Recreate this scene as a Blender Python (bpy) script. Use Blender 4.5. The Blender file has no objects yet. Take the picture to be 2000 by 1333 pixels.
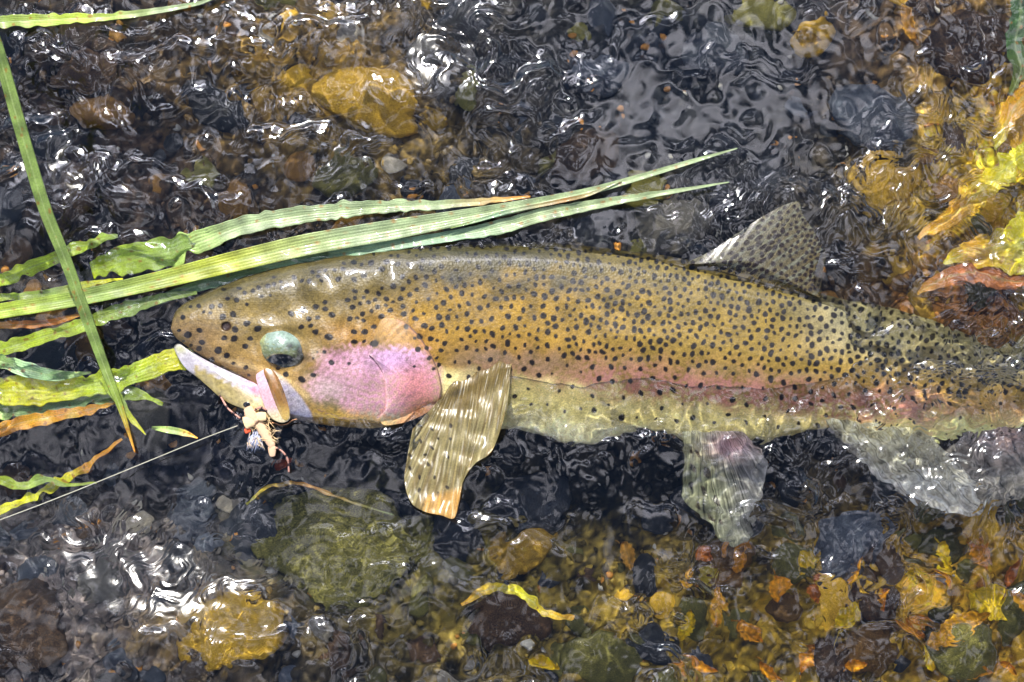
import bpy, math, random
import numpy as np
random.seed(7)
rng = np.random.default_rng(11)
SC = bpy.context.scene
COL = SC.collection

# ------------------------------------------------------------------ camera
UNIT = 10.0        # the place is measured in metres below and enlarged as a whole at the end (the light solver wants larger numbers)
TH = math.radians(12.0)
DIST = 0.97
LENS = 50.0
cd = bpy.data.cameras.new("camera"); cam = bpy.data.objects.new("camera", cd); COL.objects.link(cam)
cam.location = (0, -DIST * math.sin(TH) * UNIT, DIST * math.cos(TH) * UNIT); cam.rotation_euler = (TH, 0, 0)
cd.lens = LENS; cd.sensor_width = 36; cd.clip_start = 0.02; cd.clip_end = 200
cd.dof.use_dof = True; cd.dof.focus_distance = DIST * UNIT; cd.dof.aperture_fstop = 9 / UNIT
SC.camera = cam

# ------------------------------------------------------------------ sky, sun, exposure
SUN_EL, SUN_AZ = math.radians(49), math.radians(-10)      # azimuth from +Y, clockwise
world = bpy.data.worlds.new("World"); SC.world = world; world.use_nodes = True
wn, wl = world.node_tree.nodes, world.node_tree.links
bg = wn['Background']; bg.inputs[1].default_value = 0.1
sky = wn.new("ShaderNodeTexSky"); sky.sky_type = 'NISHITA'; sky.sun_disc = False
sky.dust_density = 0.2; sky.air_density = 1.0; sky.ozone_density = 4.0; sky.altitude = 1400; sky.sun_elevation = SUN_EL; sky.sun_rotation = SUN_AZ
LOCX = 0.35
tc = wn.new("ShaderNodeTexCoord")
cn = wn.new("ShaderNodeTexNoise"); cn.inputs['Scale'].default_value = 4.6; cn.inputs['Detail'].default_value = 7
cn.inputs['Distortion'].default_value = 0.5
cmap = wn.new("ShaderNodeMapping"); cmap.inputs['Location'].default_value = (LOCX, 0.2, 0.0)
wl.new(tc.outputs['Generated'], cmap.inputs[0]); wl.new(cmap.outputs[0], cn.inputs['Vector'])
cr = wn.new("ShaderNodeValToRGB"); cr.color_ramp.elements[0].position = 0.50; cr.color_ramp.elements[1].position = 0.63
wl.new(cn.outputs['Fac'], cr.inputs[0])
cm = wn.new("ShaderNodeMix"); cm.data_type = 'RGBA'
wl.new(cr.outputs[0], cm.inputs[0]); wl.new(sky.outputs[0], cm.inputs[6]); cm.inputs[7].default_value = (42.0, 42.0, 46.0, 1)
sdir = (math.sin(SUN_AZ) * math.cos(SUN_EL), math.cos(SUN_AZ) * math.cos(SUN_EL), math.sin(SUN_EL))
dt = wn.new("ShaderNodeVectorMath"); dt.operation = 'DOT_PRODUCT'; wl.new(tc.outputs['Generated'], dt.inputs[0]); dt.inputs[1].default_value = sdir
mxx = wn.new("ShaderNodeMath"); mxx.operation = 'MAXIMUM'; wl.new(dt.outputs['Value'], mxx.inputs[0]); mxx.inputs[1].default_value = 0
pw = wn.new("ShaderNodeMath"); pw.operation = 'POWER'; wl.new(mxx.outputs[0], pw.inputs[0]); pw.inputs[1].default_value = 26
ml = wn.new("ShaderNodeMath"); ml.operation = 'MULTIPLY_ADD'; wl.new(pw.outputs[0], ml.inputs[0]); ml.inputs[1].default_value = 9; ml.inputs[2].default_value = 1
cs_ = wn.new("ShaderNodeVectorMath"); cs_.operation = 'SCALE'; cs_.inputs[0].default_value = (18.0, 18.0, 20.5); wl.new(ml.outputs[0], cs_.inputs['Scale']); wl.new(cs_.outputs[0], cm.inputs[7])
wl.new(cm.outputs[2], bg.inputs[0])
sd = bpy.data.lights.new("sun", 'SUN'); sd.energy = 5.0; sd.angle = math.radians(0.5); sd.color = (1.0, 0.95, 0.86)
sun = bpy.data.objects.new("sun", sd); COL.objects.link(sun)
sun.rotation_euler = (-(math.pi / 2 - SUN_EL), 0, -SUN_AZ)
sd.cycles.is_caustics_light = True
SC.view_settings.view_transform = 'Standard'; SC.view_settings.look = 'None'
SC.view_settings.exposure = 0.3; SC.view_settings.gamma = 1
SC.render.engine = 'CYCLES'
SC.cycles.use_denoising = True; SC.cycles.max_bounces = 8; SC.cycles.transmission_bounces = 6
SC.cycles.sample_clamp_indirect = 4.0; SC.cycles.blur_glossy = 0

# ------------------------------------------------------------------ pixel <-> place
CT, ST = math.cos(TH), math.sin(TH)
def P(px, py, z):
    px, py, z = np.broadcast_arrays(np.asarray(px, float), np.asarray(py, float), np.asarray(z, float))
    dx = (px - 1000) / 2000 * 36 / LENS; dy = (666.5 - py) / 2000 * 36 / LENS
    wy = dy * CT + ST; wz = dy * ST - CT
    t = (z - DIST * CT) / wz
    return np.stack([t * dx, -DIST * ST + t * wy, z], -1)
def pix(x, y, z=0.0):
    rx, ry, rz = x, y + DIST * ST, z - DIST * CT
    cy = ry * CT + rz * ST; cz = -ry * ST + rz * CT
    return 1000 + rx / (-cz) * LENS / 36 * 2000, 666.5 - cy / (-cz) * LENS / 36 * 2000
PXM = 36 / LENS / 2000 * DIST          # metres per pixel at the water surface

# ------------------------------------------------------------------ noise fields
def fft_tile(n, lam, bw, seed, ang=None, an=0.5):
    r = np.random.default_rng(seed)
    k = np.fft.fftfreq(n); KX, KY = np.meshgrid(k, k)
    K = np.hypot(KX, KY) + 1e-9
    G = np.exp(-(np.log(K * lam) / bw) ** 2)
    if ang is not None:
        a = np.arctan2(KY, KX) - ang
        G = G * np.exp(-(np.sin(a) / an) ** 2)
    f = np.fft.ifft2(np.fft.fft2(r.normal(size=(n, n))) * G).real
    return f / f.std()
_T = {}
def nz(px, py, lam, seed=0, bw=0.45, ang=None, an=0.5):
    """smooth noise of wavelength lam (same unit as px), unit variance"""
    key = (seed, bw, ang, an)
    if key not in _T: _T[key] = fft_tile(512, 16.0, bw, seed, ang, an)
    T = _T[key]; s = 16.0 / lam
    u = np.asarray(px) * s + seed * 37.7; v = np.asarray(py) * s + seed * 91.3
    i = np.floor(u).astype(int); j = np.floor(v).astype(int); fu = u - i; fv = v - j
    fu = fu * fu * (3 - 2 * fu); fv = fv * fv * (3 - 2 * fv)
    i0, i1, j0, j1 = i % 512, (i + 1) % 512, j % 512, (j + 1) % 512
    return (T[j0, i0] * (1 - fu) + T[j0, i1] * fu) * (1 - fv) + (T[j1, i0] * (1 - fu) + T[j1, i1] * fu) * fv
def nzs(px, py, lam, seed=0, bw=0.45, ang=None, an=0.5):
    """the same noise, read with a cubic B-spline: curvature stays smooth"""
    key = (seed, bw, ang, an)
    if key not in _T: _T[key] = fft_tile(512, 16.0, bw, seed, ang, an)
    T = _T[key]; s = 16.0 / lam
    u = np.asarray(px) * s + seed * 37.7; v = np.asarray(py) * s + seed * 91.3
    i = np.floor(u).astype(np.int64); j = np.floor(v).astype(np.int64); fu = (u - i).astype(np.float32); fv = (v - j).astype(np.float32)
    W = lambda f: ((1 - f) ** 3 / 6, (3 * f ** 3 - 6 * f ** 2 + 4) / 6, (-3 * f ** 3 + 3 * f ** 2 + 3 * f + 1) / 6, f ** 3 / 6)
    wu, wv = W(fu), W(fv); out = 0
    for b in range(4):
        jj = (j + b - 1) % 512; row = 0
        for a in range(4): row = row + wu[a] * T[jj, (i + a - 1) % 512]
        out = out + wv[b] * row
    return out
def ss(a, b, x):
    t = np.clip((np.asarray(x, float) - a) / (b - a), 0, 1); return t * t * (3 - 2 * t)
def blob(px, py, cx, cy, rx, ry, rot=0):
    c, s = math.cos(math.radians(rot)), math.sin(math.radians(rot))
    dx, dy = px - cx, py - cy
    return np.exp(-((dx * c + dy * s) / rx) ** 2 - ((-dx * s + dy * c) / ry) ** 2)
def seg_dist(px, py, pts, closed=False):
    pts = np.asarray(pts, float); d = np.full(np.shape(px), 1e9)
    n = len(pts) if closed else len(pts) - 1
    for i in range(n):
        a = pts[i]; b = pts[(i + 1) % len(pts)]; ab = b - a; L = (ab ** 2).sum() + 1e-9
        t = np.clip(((px - a[0]) * ab[0] + (py - a[1]) * ab[1]) / L, 0, 1)
        d = np.minimum(d, np.hypot(px - a[0] - t * ab[0], py - a[1] - t * ab[1]))
    return d
def inside(px, py, pts):
    pts = np.asarray(pts, float); r = np.zeros(np.shape(px), bool); n = len(pts)
    for i in range(n):
        x0, y0 = pts[i]; x1, y1 = pts[(i + 1) % n]
        if y0 == y1: continue
        c = ((y0 > py) != (y1 > py)) & (px < (x1 - x0) * (py - y0) / (y1 - y0) + x0)
        r ^= c
    return r
def sdf(px, py, pts):
    d = seg_dist(px, py, pts, True); return np.where(inside(px, py, pts), -d, d)
def spline(pts, n, closed=False):
    pts = np.asarray(pts, float)
    if closed: Q = np.concatenate([pts[-1:], pts, pts[:2]])
    else: Q = np.concatenate([2 * pts[:1] - pts[1:2], pts, 2 * pts[-1:] - pts[-2:-1]])
    m = len(Q) - 3; t = np.linspace(0, m, n, endpoint=not closed); i = np.minimum(t.astype(int), m - 1); f = (t - i)[:, None]
    p0, p1, p2, p3 = Q[i], Q[i + 1], Q[i + 2], Q[i + 3]
    return 0.5 * (2 * p1 + (p2 - p0) * f + (2 * p0 - 5 * p1 + 4 * p2 - p3) * f ** 2 + (3 * p1 - p0 - 3 * p2 + p3) * f ** 3)
def lin(r, g, b): 
    c = np.array([r, g, b], float) / 255.0
    return np.where(c <= 0.04045, c / 12.92, ((c + 0.055) / 1.055) ** 2.4)
def mixc(c, d, m):
    m = np.asarray(m)[..., None]; return c * (1 - m) + np.asarray(d) * m

# ------------------------------------------------------------------ mesh building
def mesh(name, V, F, mat=None, col=None, smooth=True, uv=None):
    """V (n,3); F list/array of quads (m,4) or list of arrays of tris and quads; col (n,3) linear base colour"""
    me = bpy.data.meshes.new(name)
    Fs = F if isinstance(F, list) else [F]
    Fs = [np.asarray(f, np.int32) for f in Fs if len(f)]
    V = np.asarray(V, np.float32).reshape(-1, 3)
    me.vertices.add(len(V)); me.vertices.foreach_set('co', V.ravel())
    tot = sum(f.size for f in Fs); nf = sum(len(f) for f in Fs)
    me.loops.add(tot); me.loops.foreach_set('vertex_index', np.concatenate([f.ravel() for f in Fs]))
    me.polygons.add(nf)
    lt = np.concatenate([np.full(len(f), f.shape[1], np.int32) for f in Fs])
    me.polygons.foreach_set('loop_start', np.concatenate([[0], np.cumsum(lt)[:-1]]).astype(np.int32))
    me.polygons.foreach_set('loop_total', lt)
    me.update(calc_edges=True); me.validate()
    me.polygons.foreach_set('use_smooth', np.full(len(me.polygons), smooth))
    if col is not None:
        a = me.color_attributes.new("Col", 'FLOAT_COLOR', 'POINT')
        c = np.ones((len(V), 4), np.float32); c[:, :3] = np.clip(np.asarray(col).reshape(-1, 3), 0, 1)
        a.data.foreach_set('color', c.ravel())
    if mat: me.materials.append(mat)
    return me
def obj(name, me, parent=None, **props):
    o = bpy.data.objects.new(name, me); COL.objects.link(o)
    if parent is not None: o.parent = parent; o.matrix_parent_inverse = parent.matrix_world.inverted()
    for k, v in props.items(): o[k] = v
    if me is not None: o.cycles.is_caustics_receiver = True
    return o
def thing(name, loc, label, cat, group=None):
    o = bpy.data.objects.new(name, None); COL.objects.link(o); o.location = loc; o.empty_display_size = 0.01
    o.matrix_world.translation = loc
    o['label'] = label; o['category'] = cat
    if group: o['group'] = group
    return o
def gridF(ny, nx, off=0, wrapx=False, wrapy=False, flip=False):
    i = np.arange(ny * nx).reshape(ny, nx) + off
    if wrapx: i = np.concatenate([i, i[:, :1]], 1)
    if wrapy: i = np.concatenate([i, i[:1]], 0)
    f = np.stack([i[:-1, :-1], i[:-1, 1:], i[1:, 1:], i[1:, :-1]], -1).reshape(-1, 4)
    return f[:, ::-1] if flip else f
def slab(V, thick, flip=False):
    """closed shell from grid V (ny,nx,3): top sheet + a lower sheet thick below, rim joined"""
    ny, nx = V.shape[:2]
    low = V.copy(); low[..., 2] -= thick
    n = ny * nx
    F = [gridF(ny, nx, 0, flip=flip), gridF(ny, nx, n, flip=not flip)]
    i = np.arange(n).reshape(ny, nx)
    ring = np.concatenate([i[0, :-1], i[:-1, -1], i[-1, :0:-1], i[:0:-1, 0]]); r2 = np.roll(ring, -1)
    side = np.stack([ring, ring + n, r2 + n, r2], -1)
    F.append(side if not flip else side[:, ::-1])
    return np.concatenate([V.reshape(-1, 3), low.reshape(-1, 3)]), np.concatenate(F)
def tube(pts, rad, k=8, cap=True):
    pts = np.asarray(pts, float); n = len(pts); rad = np.broadcast_to(np.asarray(rad, float), (n,))
    T = np.gradient(pts, axis=0); T /= np.linalg.norm(T, axis=1, keepdims=True) + 1e-12
    ref = np.array([0.13, 0.31, 0.94]); A = np.cross(T, ref); A /= np.linalg.norm(A, axis=1, keepdims=True) + 1e-12; B = np.cross(T, A)
    a = np.linspace(0, 2 * np.pi, k, endpoint=False)
    V = pts[:, None] + rad[:, None, None] * (A[:, None] * np.cos(a)[None, :, None] + B[:, None] * np.sin(a)[None, :, None])
    V = V.reshape(-1, 3); F = gridF(n, k, wrapx=True)
    V = np.concatenate([V, pts[:1], pts[-1:]])
    j = np.arange(k); j2 = (j + 1) % k
    tr = np.concatenate([np.stack([np.full(k, n * k), j2, j], -1), np.stack([np.full(k, n * k + 1), (n - 1) * k + j, (n - 1) * k + j2], -1)])
    return V, [F, tr]
def join(parts):
    Vs, quads, tris, off = [], [], [], 0
    for V, F in parts:
        for f in (F if isinstance(F, list) else [F]):
            f = np.asarray(f); (quads if f.shape[1] == 4 else tris).append(f + off)
        Vs.append(V); off += len(V)
    out = []
    if quads: out.append(np.concatenate(quads))
    if tris: out.append(np.concatenate(tris))
    return np.concatenate(Vs), out

# ------------------------------------------------------------------ materials
def mat_new(name):
    m = bpy.data.materials.new(name); m.use_nodes = True; nt = m.node_tree
    return m, nt, nt.nodes, nt.links, nt.nodes['Principled BSDF']
def add_bump(nt, b, scale, strength, dist, kind='noise', coat=False):
    n, l = nt.nodes, nt.links
    t = n.new("ShaderNodeTexCoord")
    if kind == 'noise':
        x = n.new("ShaderNodeTexNoise"); x.inputs['Scale'].default_value = scale; x.inputs['Detail'].default_value = 5; o = x.outputs['Fac']
    else:
        x = n.new("ShaderNodeTexVoronoi"); x.inputs['Scale'].default_value = scale; o = x.outputs['Distance']
    l.new(t.outputs['Object'], x.inputs['Vector'])
    bp = n.new("ShaderNodeBump"); bp.inputs['Strength'].default_value = strength; bp.inputs['Distance'].default_value = dist * UNIT
    l.new(o, bp.inputs['Height']); l.new(bp.outputs[0], b.inputs['Normal'])
    return bp
def mat_skin(name, rough=0.42, coat=0.6, bump=0.3, scale=560, kind='voronoi', trans=0.0):
    m, nt, n, l, b = mat_new(name)
    a = n.new("ShaderNodeAttribute"); a.attribute_name = "Col"
    no = n.new("ShaderNodeTexNoise"); no.inputs['Scale'].default_value = 900; no.inputs['Detail'].default_value = 3
    t = n.new("ShaderNodeTexCoord"); l.new(t.outputs['Object'], no.inputs['Vector'])
    mr = n.new("ShaderNodeMapRange"); mr.inputs[1].default_value = .3; mr.inputs[2].default_value = .7; mr.inputs[3].default_value = 0.8; mr.inputs[4].default_value = 1.2
    l.new(no.outputs['Fac'], mr.inputs[0])
    mx = n.new("ShaderNodeVectorMath"); mx.operation = 'SCALE'; l.new(a.outputs['Color'], mx.inputs[0]); l.new(mr.outputs[0], mx.inputs['Scale'])
    l.new(mx.outputs[0], b.inputs['Base Color'])
    b.inputs['Roughness'].default_value = rough
    b.inputs['Coat Weight'].default_value = coat; b.inputs['Coat Roughness'].default_value = 0.06
    if coat >= .6:                                            # a wet, slightly uneven film on the skin
        wn_ = n.new("ShaderNodeTexNoise"); wn_.inputs['Scale'].default_value = 28; wn_.inputs['Detail'].default_value = 6; wn_.inputs['Distortion'].default_value = .8
        wb = n.new("ShaderNodeBump"); wb.inputs['Distance'].default_value = .0013 * UNIT; t_ = n.new("ShaderNodeTexCoord")
        l.new(t_.outputs['Object'], wn_.inputs['Vector']); l.new(wn_.outputs['Fac'], wb.inputs['Height']); l.new(wb.outputs[0], b.inputs['Coat Normal'])
    b.inputs['Subsurface Weight'].default_value = 0.0
    add_bump(nt, b, scale, bump, 0.0006, kind)
    if trans > 0:
        tr = n.new("ShaderNodeBsdfTranslucent"); l.new(mx.outputs[0], tr.inputs[0])
        ms = n.new("ShaderNodeMixShader"); ms.inputs[0].default_value = trans
        out = n['Material Output']; l.new(b.outputs[0], ms.inputs[1]); l.new(tr.outputs[0], ms.inputs[2]); l.new(ms.outputs[0], out.inputs[0])
    return m
M_SKIN = mat_skin("trout_skin", coat=.62)
M_SKIN.node_tree.nodes['Principled BSDF'].inputs['Specular IOR Level'].default_value = .25
M_GILL = mat_skin("gill_cover_skin", 0.5, 0.15, 0.12, 260, 'noise')
M_JAW = mat_skin("jaw_skin", 0.3, 0.7, 0.15, 300, 'noise')
M_FIN = mat_skin("fin_membrane", 0.3, 0.6, 0.2, 500, 'noise', 0.25)
def mat_thin_fin(name, see):
    m = mat_skin(name, 0.3, 0.6, 0.15, 500, 'noise', 0.25); nt = m.node_tree; out = nt.nodes['Material Output']; src = out.inputs[0].links[0].from_socket
    tr = nt.nodes.new('ShaderNodeBsdfTransparent'); ms = nt.nodes.new('ShaderNodeMixShader'); ms.inputs[0].default_value = see
    nt.links.new(src, ms.inputs[1]); nt.links.new(tr.outputs[0], ms.inputs[2]); nt.links.new(ms.outputs[0], out.inputs[0]); return m
M_FIN_THIN = mat_thin_fin("fin_membrane_thin", .32)
M_EYE = mat_skin("eye_surface", 0.12, 1.0, 0.0, 300, 'noise')
M_LEAF = mat_skin("grass_blade_green", 0.42, 0.15, 0.25, 400, 'noise', 0.3)
M_FALLEN = mat_skin("fallen_leaf_tissue", 0.5, 0.0, 0.3, 400, 'noise', 0.3)
def mat_plain(name, c, rough=0.5, bump=0.0, scale=300, coat=0, metal=0):
    m, nt, n, l, b = mat_new(name)
    b.inputs['Base Color'].default_value = (*c, 1); b.inputs['Roughness'].default_value = rough
    b.inputs['Coat Weight'].default_value = coat; b.inputs['Metallic'].default_value = metal
    if bump: add_bump(nt, b, scale, bump, 0.0008)
    return m
def mat_rock(name, c1, c2, c3, scale=45, rough=0.6):
    m, nt, n, l, b = mat_new(name)
    t = n.new("ShaderNodeTexCoord"); oi = n.new("ShaderNodeObjectInfo")
    ad = n.new("ShaderNodeVectorMath"); ad.operation = 'ADD'; l.new(t.outputs['Object'], ad.inputs[0]); l.new(oi.outputs['Location'], ad.inputs[1])
    no = n.new("ShaderNodeTexNoise"); no.inputs['Scale'].default_value = scale; no.inputs['Detail'].default_value = 8; no.inputs['Roughness'].default_value = .65
    l.new(ad.outputs[0], no.inputs['Vector'])
    cr = n.new("ShaderNodeValToRGB"); e = cr.color_ramp.elements
    e[0].position = .34; e[0].color = (*c1, 1); e[1].position = .68; e[1].color = (*c3, 1)
    k = e.new(.5); k.color = (*c2, 1)
    l.new(no.outputs['Fac'], cr.inputs[0])
    sp = n.new("ShaderNodeTexNoise"); sp.inputs['Scale'].default_value = scale * 9; sp.inputs['Detail'].default_value = 3
    l.new(ad.outputs[0], sp.inputs['Vector'])
    mr = n.new("ShaderNodeMapRange"); mr.inputs[1].default_value = .35; mr.inputs[2].default_value = .65; mr.inputs[3].default_value = .6; mr.inputs[4].default_value = 1.5
    l.new(sp.outputs['Fac'], mr.inputs[0])
    mr2 = n.new("ShaderNodeMapRange"); mr2.inputs[3].default_value = .5; mr2.inputs[4].default_value = 1.7; l.new(oi.outputs['Random'], mr2.inputs[0])
    mu = n.new("ShaderNodeMath"); mu.operation = 'MULTIPLY'; l.new(mr.outputs[0], mu.inputs[0]); l.new(mr2.outputs[0], mu.inputs[1])
    mx = n.new("ShaderNodeVectorMath"); mx.operation = 'SCALE'; l.new(cr.outputs[0], mx.inputs[0]); l.new(mu.outputs[0], mx.inputs['Scale'])
    l.new(mx.outputs[0], b.inputs['Base Color']); b.inputs['Roughness'].default_value = rough
    bp = n.new("ShaderNodeBump"); bp.inputs['Strength'].default_value = .5; bp.inputs['Distance'].default_value = .001 * UNIT
    l.new(sp.outputs['Fac'], bp.inputs['Height']); l.new(bp.outputs[0], b.inputs['Normal'])
    return m

# ------------------------------------------------------------------ fish shape functions (in picture pixels, heights in metres)
TOP = np.array([(334, 640), (338, 618), (345, 606), (358, 594), (380, 582), (420, 563), (480, 538), (560, 514), (650, 497), (760, 482), (870, 474), (980, 473), (1080, 476), (1200, 487),
                (1300, 502), (1370, 515), (1450, 536), (1560, 567), (1650, 586), (1750, 606), (1830, 632), (1900, 662), (1960, 680), (2010, 684), (2060, 686)], float)
BOT = np.array([(334, 643), (338, 652), (345, 662), (358, 672), (380, 688), (420, 712), (460, 733), (490, 748), (510, 775), (540, 808), (570, 820), (600, 826), (650, 833), (700, 838),
                (740, 839), (780, 832), (820, 812), (850, 803), (900, 820), (950, 838), (1010, 842), (1050, 850), (1085, 864), (1120, 874), (1160, 872), (1200, 858), (1255, 842), (1300, 850),
                (1350, 868), (1420, 862), (1500, 862), (1560, 846), (1620, 838), (1700, 850), (1760, 862), (1830, 862), (1900, 850), (1960, 840), (2010, 846), (2060, 852)], float)
def sm(tab):                     # smoothed table lookup
    xs = np.linspace(334, 2060, 1800); y = np.interp(xs, tab[:, 0], tab[:, 1])
    w = np.where(xs < 380, 1, np.where(xs < 460, 5, 17))
    cs = np.concatenate([[0], np.cumsum(y)]); n = len(xs); i = np.arange(n)
    w = np.minimum(w, np.minimum(i, n - 1 - i)); return xs, (cs[i + w + 1] - cs[i - w]) / (2 * w + 1)
_tx, _ty = sm(TOP); _bx, _by = sm(BOT)
yT = lambda x: np.interp(x, _tx, _ty); yB = lambda x: np.interp(x, _bx, _by)
_X = [334, 340, 350, 370, 400, 500, 600, 800, 1000, 1300, 1500, 1650, 1800, 1950, 2060]
_TH = np.array([1.0, 5, 8, 11, 14, 19, 21, 22, 20, 19, 18, 15, 12, 8, 4]) * 1e-3
_CR = np.array([1.0, 3, 5, 7, 8, 10, 11, 10, 6, 5, 3.5, 0, -12, -24, -32]) * 1e-3
def prof(x, py):
    t0, b0 = yT(x), yB(x)
    u = np.clip(2 * (py - t0) / (b0 - t0) - 1, -1, 1)
    q = np.abs(u + 0.25 * (1 - u * u) * ss(420, 900, x))
    p = 2.2 + 1.6 * ss(380, 600, x) * (1 - ss(1700, 1850, x))
    p = p + ss(.25, -.45, u) * 2.6 * ss(360, 450, x) * (1 - ss(1560, 1700, x))
    return np.maximum(1 - q ** p, 0) ** 0.6, u
def roll(x, u): return .012 * ss(-.1, .95, u) * ss(860, 960, x) * (1 - ss(1700, 1900, x))
def zfish(x, py):
    th = np.interp(x, _X, _TH); cr = np.interp(x, _X, _CR); k, u = prof(x, py)
    inb = (x >= 334) & (x <= 2060) & (py > yT(x)) & (py < yB(x))
    return np.where(inb, cr - th + th * k - roll(x, u), cr - th - roll(x, u))

# ------------------------------------------------------------------ skin colours
Z1 = lambda X, Y: (330 + X / 3.602, 480 + Y / 3.602)
HEAD_SPOTS = [(97, 505, 18), (135, 628, 24), (213, 598, 18), (233, 680, 20), (155, 702, 13), (212, 726, 20), (347, 737, 24), (407, 775, 20), (300, 430, 18), (361, 423, 18), (245, 467, 13),
              (293, 473, 12), (380, 503, 22), (451, 481, 22), (413, 374, 17), (478, 383, 17), (534, 333, 16), (547, 413, 14), (386, 313, 13), (495, 302, 13), (632, 295, 15), (590, 318, 14),
              (465, 590, 22), (387, 652, 19), (459, 655, 22), (547, 548, 22), (572, 655, 18), (533, 708, 20), (625, 585, 24), (860, 480, 20), (942, 453, 21), (1035, 432, 20), (1099, 400, 17),
              (1097, 446, 18), (984, 516, 17), (1047, 507, 18), (1144, 487, 22), (930, 572, 18), (997, 564, 17), (1032, 607, 19), (1125, 643, 25), (1093, 747, 14), (1145, 825, 18), (1265, 831, 12),
              (1016, 795, 9), (1043, 748, 8), (1015, 911, 15), (935, 943, 22), (823, 907, 20), (768, 860, 16), (1302, 608, 20), (1379, 607, 20), (1303, 677, 19), (1372, 673, 12), (1444, 689, 25),
              (1442, 570, 18), (1291, 434, 20), (1258, 384, 17), (1308, 323, 17), (1395, 325, 15), (1474, 340, 18), (1311, 366, 14), (1366, 367, 14), (1347, 410, 16), (1405, 400, 17), (1452, 380, 14),
              (1468, 432, 17), (1530, 375, 18), (1526, 420, 13), (1557, 457, 19), (1575, 398, 13), (1426, 461, 13), (1361, 481, 18), (1326, 510, 13), (1366, 527, 16), (1271, 516, 20), (1495, 498, 20),
              (1630, 375, 20), (1644, 430, 16), (1654, 481, 20), (1577, 287, 22), (1643, 307, 18), (1500, 300, 14), (1370, 207, 20), (1304, 185, 18), (1254, 194, 14), (1226, 165, 17), (1165, 170, 14),
              (1101, 173, 14), (1113, 221, 15), (1048, 217, 13), (1057, 186, 12), (1012, 186, 15), (880, 224, 17), (935, 249, 16), (986, 249, 15), (1190, 235, 20), (1303, 240, 18), (1071, 246, 14),
              (834, 278, 14), (787, 256, 13), (791, 298, 14), (739, 272, 13), (695, 284, 17), (737, 220, 12), (1300, 117, 18), (1355, 133, 14), (1422, 123, 19), (1528, 115, 20), (1495, 165, 22),
              (1609, 130, 18), (1694, 133, 20), (1611, 72, 14), (1562, 72, 12), (1230, 125, 12), (1722, 849, 12), (1735, 517, 20), (1797, 563, 20), (1668, 571, 17), (1764, 642, 19), (1728, 650, 12),
              (1840, 655, 20), (1750, 730, 18), (1813, 720, 18), (1830, 793, 15), (1885, 790, 12), (1860, 867, 13), (1900, 840, 16), (1915, 740, 16), (1940, 688, 16), (1887, 668, 12), (1848, 585, 20),
              (540, 858, 15), (455, 828, 12), (300, 808, 22), (562, 912, 10), (150, 430, 12), (210, 425, 15), (70, 597, 12), (100, 675, 12), (650, 360, 12), (715, 350, 10)]
def make_spots():
    S = []
    for X, Y, r in HEAD_SPOTS:
        x, y = Z1(X, Y); S.append((x, y, r / 3.602 * 1.18, r / 3.602 * 1.0, random.uniform(-.5, .5)))
    r2 = random.Random(5); cell = {}
    def ok(x, y, d):
        for a in range(int(x // 20) - 1, int(x // 20) + 2):
            for b in range(int(y // 20) - 1, int(y // 20) + 2):
                for (p, q, e) in cell.get((a, b), ()):
                    if math.hypot(p - x, (q - y)) < (d + e) * 0.5: return False
        return True
    for s in S: cell.setdefault((int(s[0] // 20), int(s[1] // 20)), []).append((s[0], s[1], 18))
    for _ in range(60000):
        x = r2.uniform(560, 2060); t = r2.random(); y = float(yT(x) + (yB(x) - yT(x)) * t)
        if x < 860 and not (y < 500 + (x - 560) * 0.02 and x > 700 or (x > 780 and y < 620 and x < 860)): continue
        lat = np.interp(x, [860, 1000, 1200, 1400, 1600, 1800, 2060], [690, 690, 706, 722, 745, 765, 780])
        below = y - lat
        d = 15.0 if x < 1100 else 12.6
        if t < 0.12: d *= .9
        if below > 0: d = 21 + below * .08
        if below > 110: continue
        if below > 40 and r2.random() < .5: continue
        d *= r2.uniform(.9, 1.25)
        if not ok(x, y, d): continue
        cell.setdefault((int(x // 20), int(y // 20)), []).append((x, y, d))
        rr = (5.2 if below < 0 else 4.8) * r2.uniform(.62, 1.18) * (0.85 if t < .1 else 1)
        an = r2.uniform(1.0, 1.3); ang = math.pi / 2 + r2.gauss(0, .5)
        S.append((x, y, rr * an, rr / an ** .4, ang))
    return S
SPOTS = make_spots()
def spot_mask(px, py, spots, soft=1.5):
    shp = px.shape; px = px.ravel(); py = py.ravel(); m = np.zeros(px.shape)
    wx = px + .6 * nz(px, py, 24, 3); wy = py + .6 * nz(px, py, 24, 4)
    order = np.argsort(px, kind='stable'); sx = px[order]
    for (x, y, a, b, an) in spots:
        R = max(a, b) + 5
        lo, hi = np.searchsorted(sx, [x - R, x + R]); idx = order[lo:hi]
        idx = idx[np.abs(py[idx] - y) < R]
        if not len(idx): continue
        c, s = math.cos(an), math.sin(an); dx = wx[idx] - x; dy = wy[idx] - y
        q = np.hypot((dx * c + dy * s) / a, (-dx * s + dy * c) / b)
        m[idx] = np.maximum(m[idx], 1 - ss(1 - soft / (a + b), 1 + soft / (a + b), q))
    return m.reshape(shp)
GILL = [(742, 628), (760, 621), (790, 630), (818, 655), (840, 690), (856, 725), (863, 760), (856, 788), (835, 806), (800, 823), (768, 830), (748, 830), (743, 816), (751, 806), (757, 780), (754, 750),
        (745, 722), (728, 700), (720, 690), (728, 665)]
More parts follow.
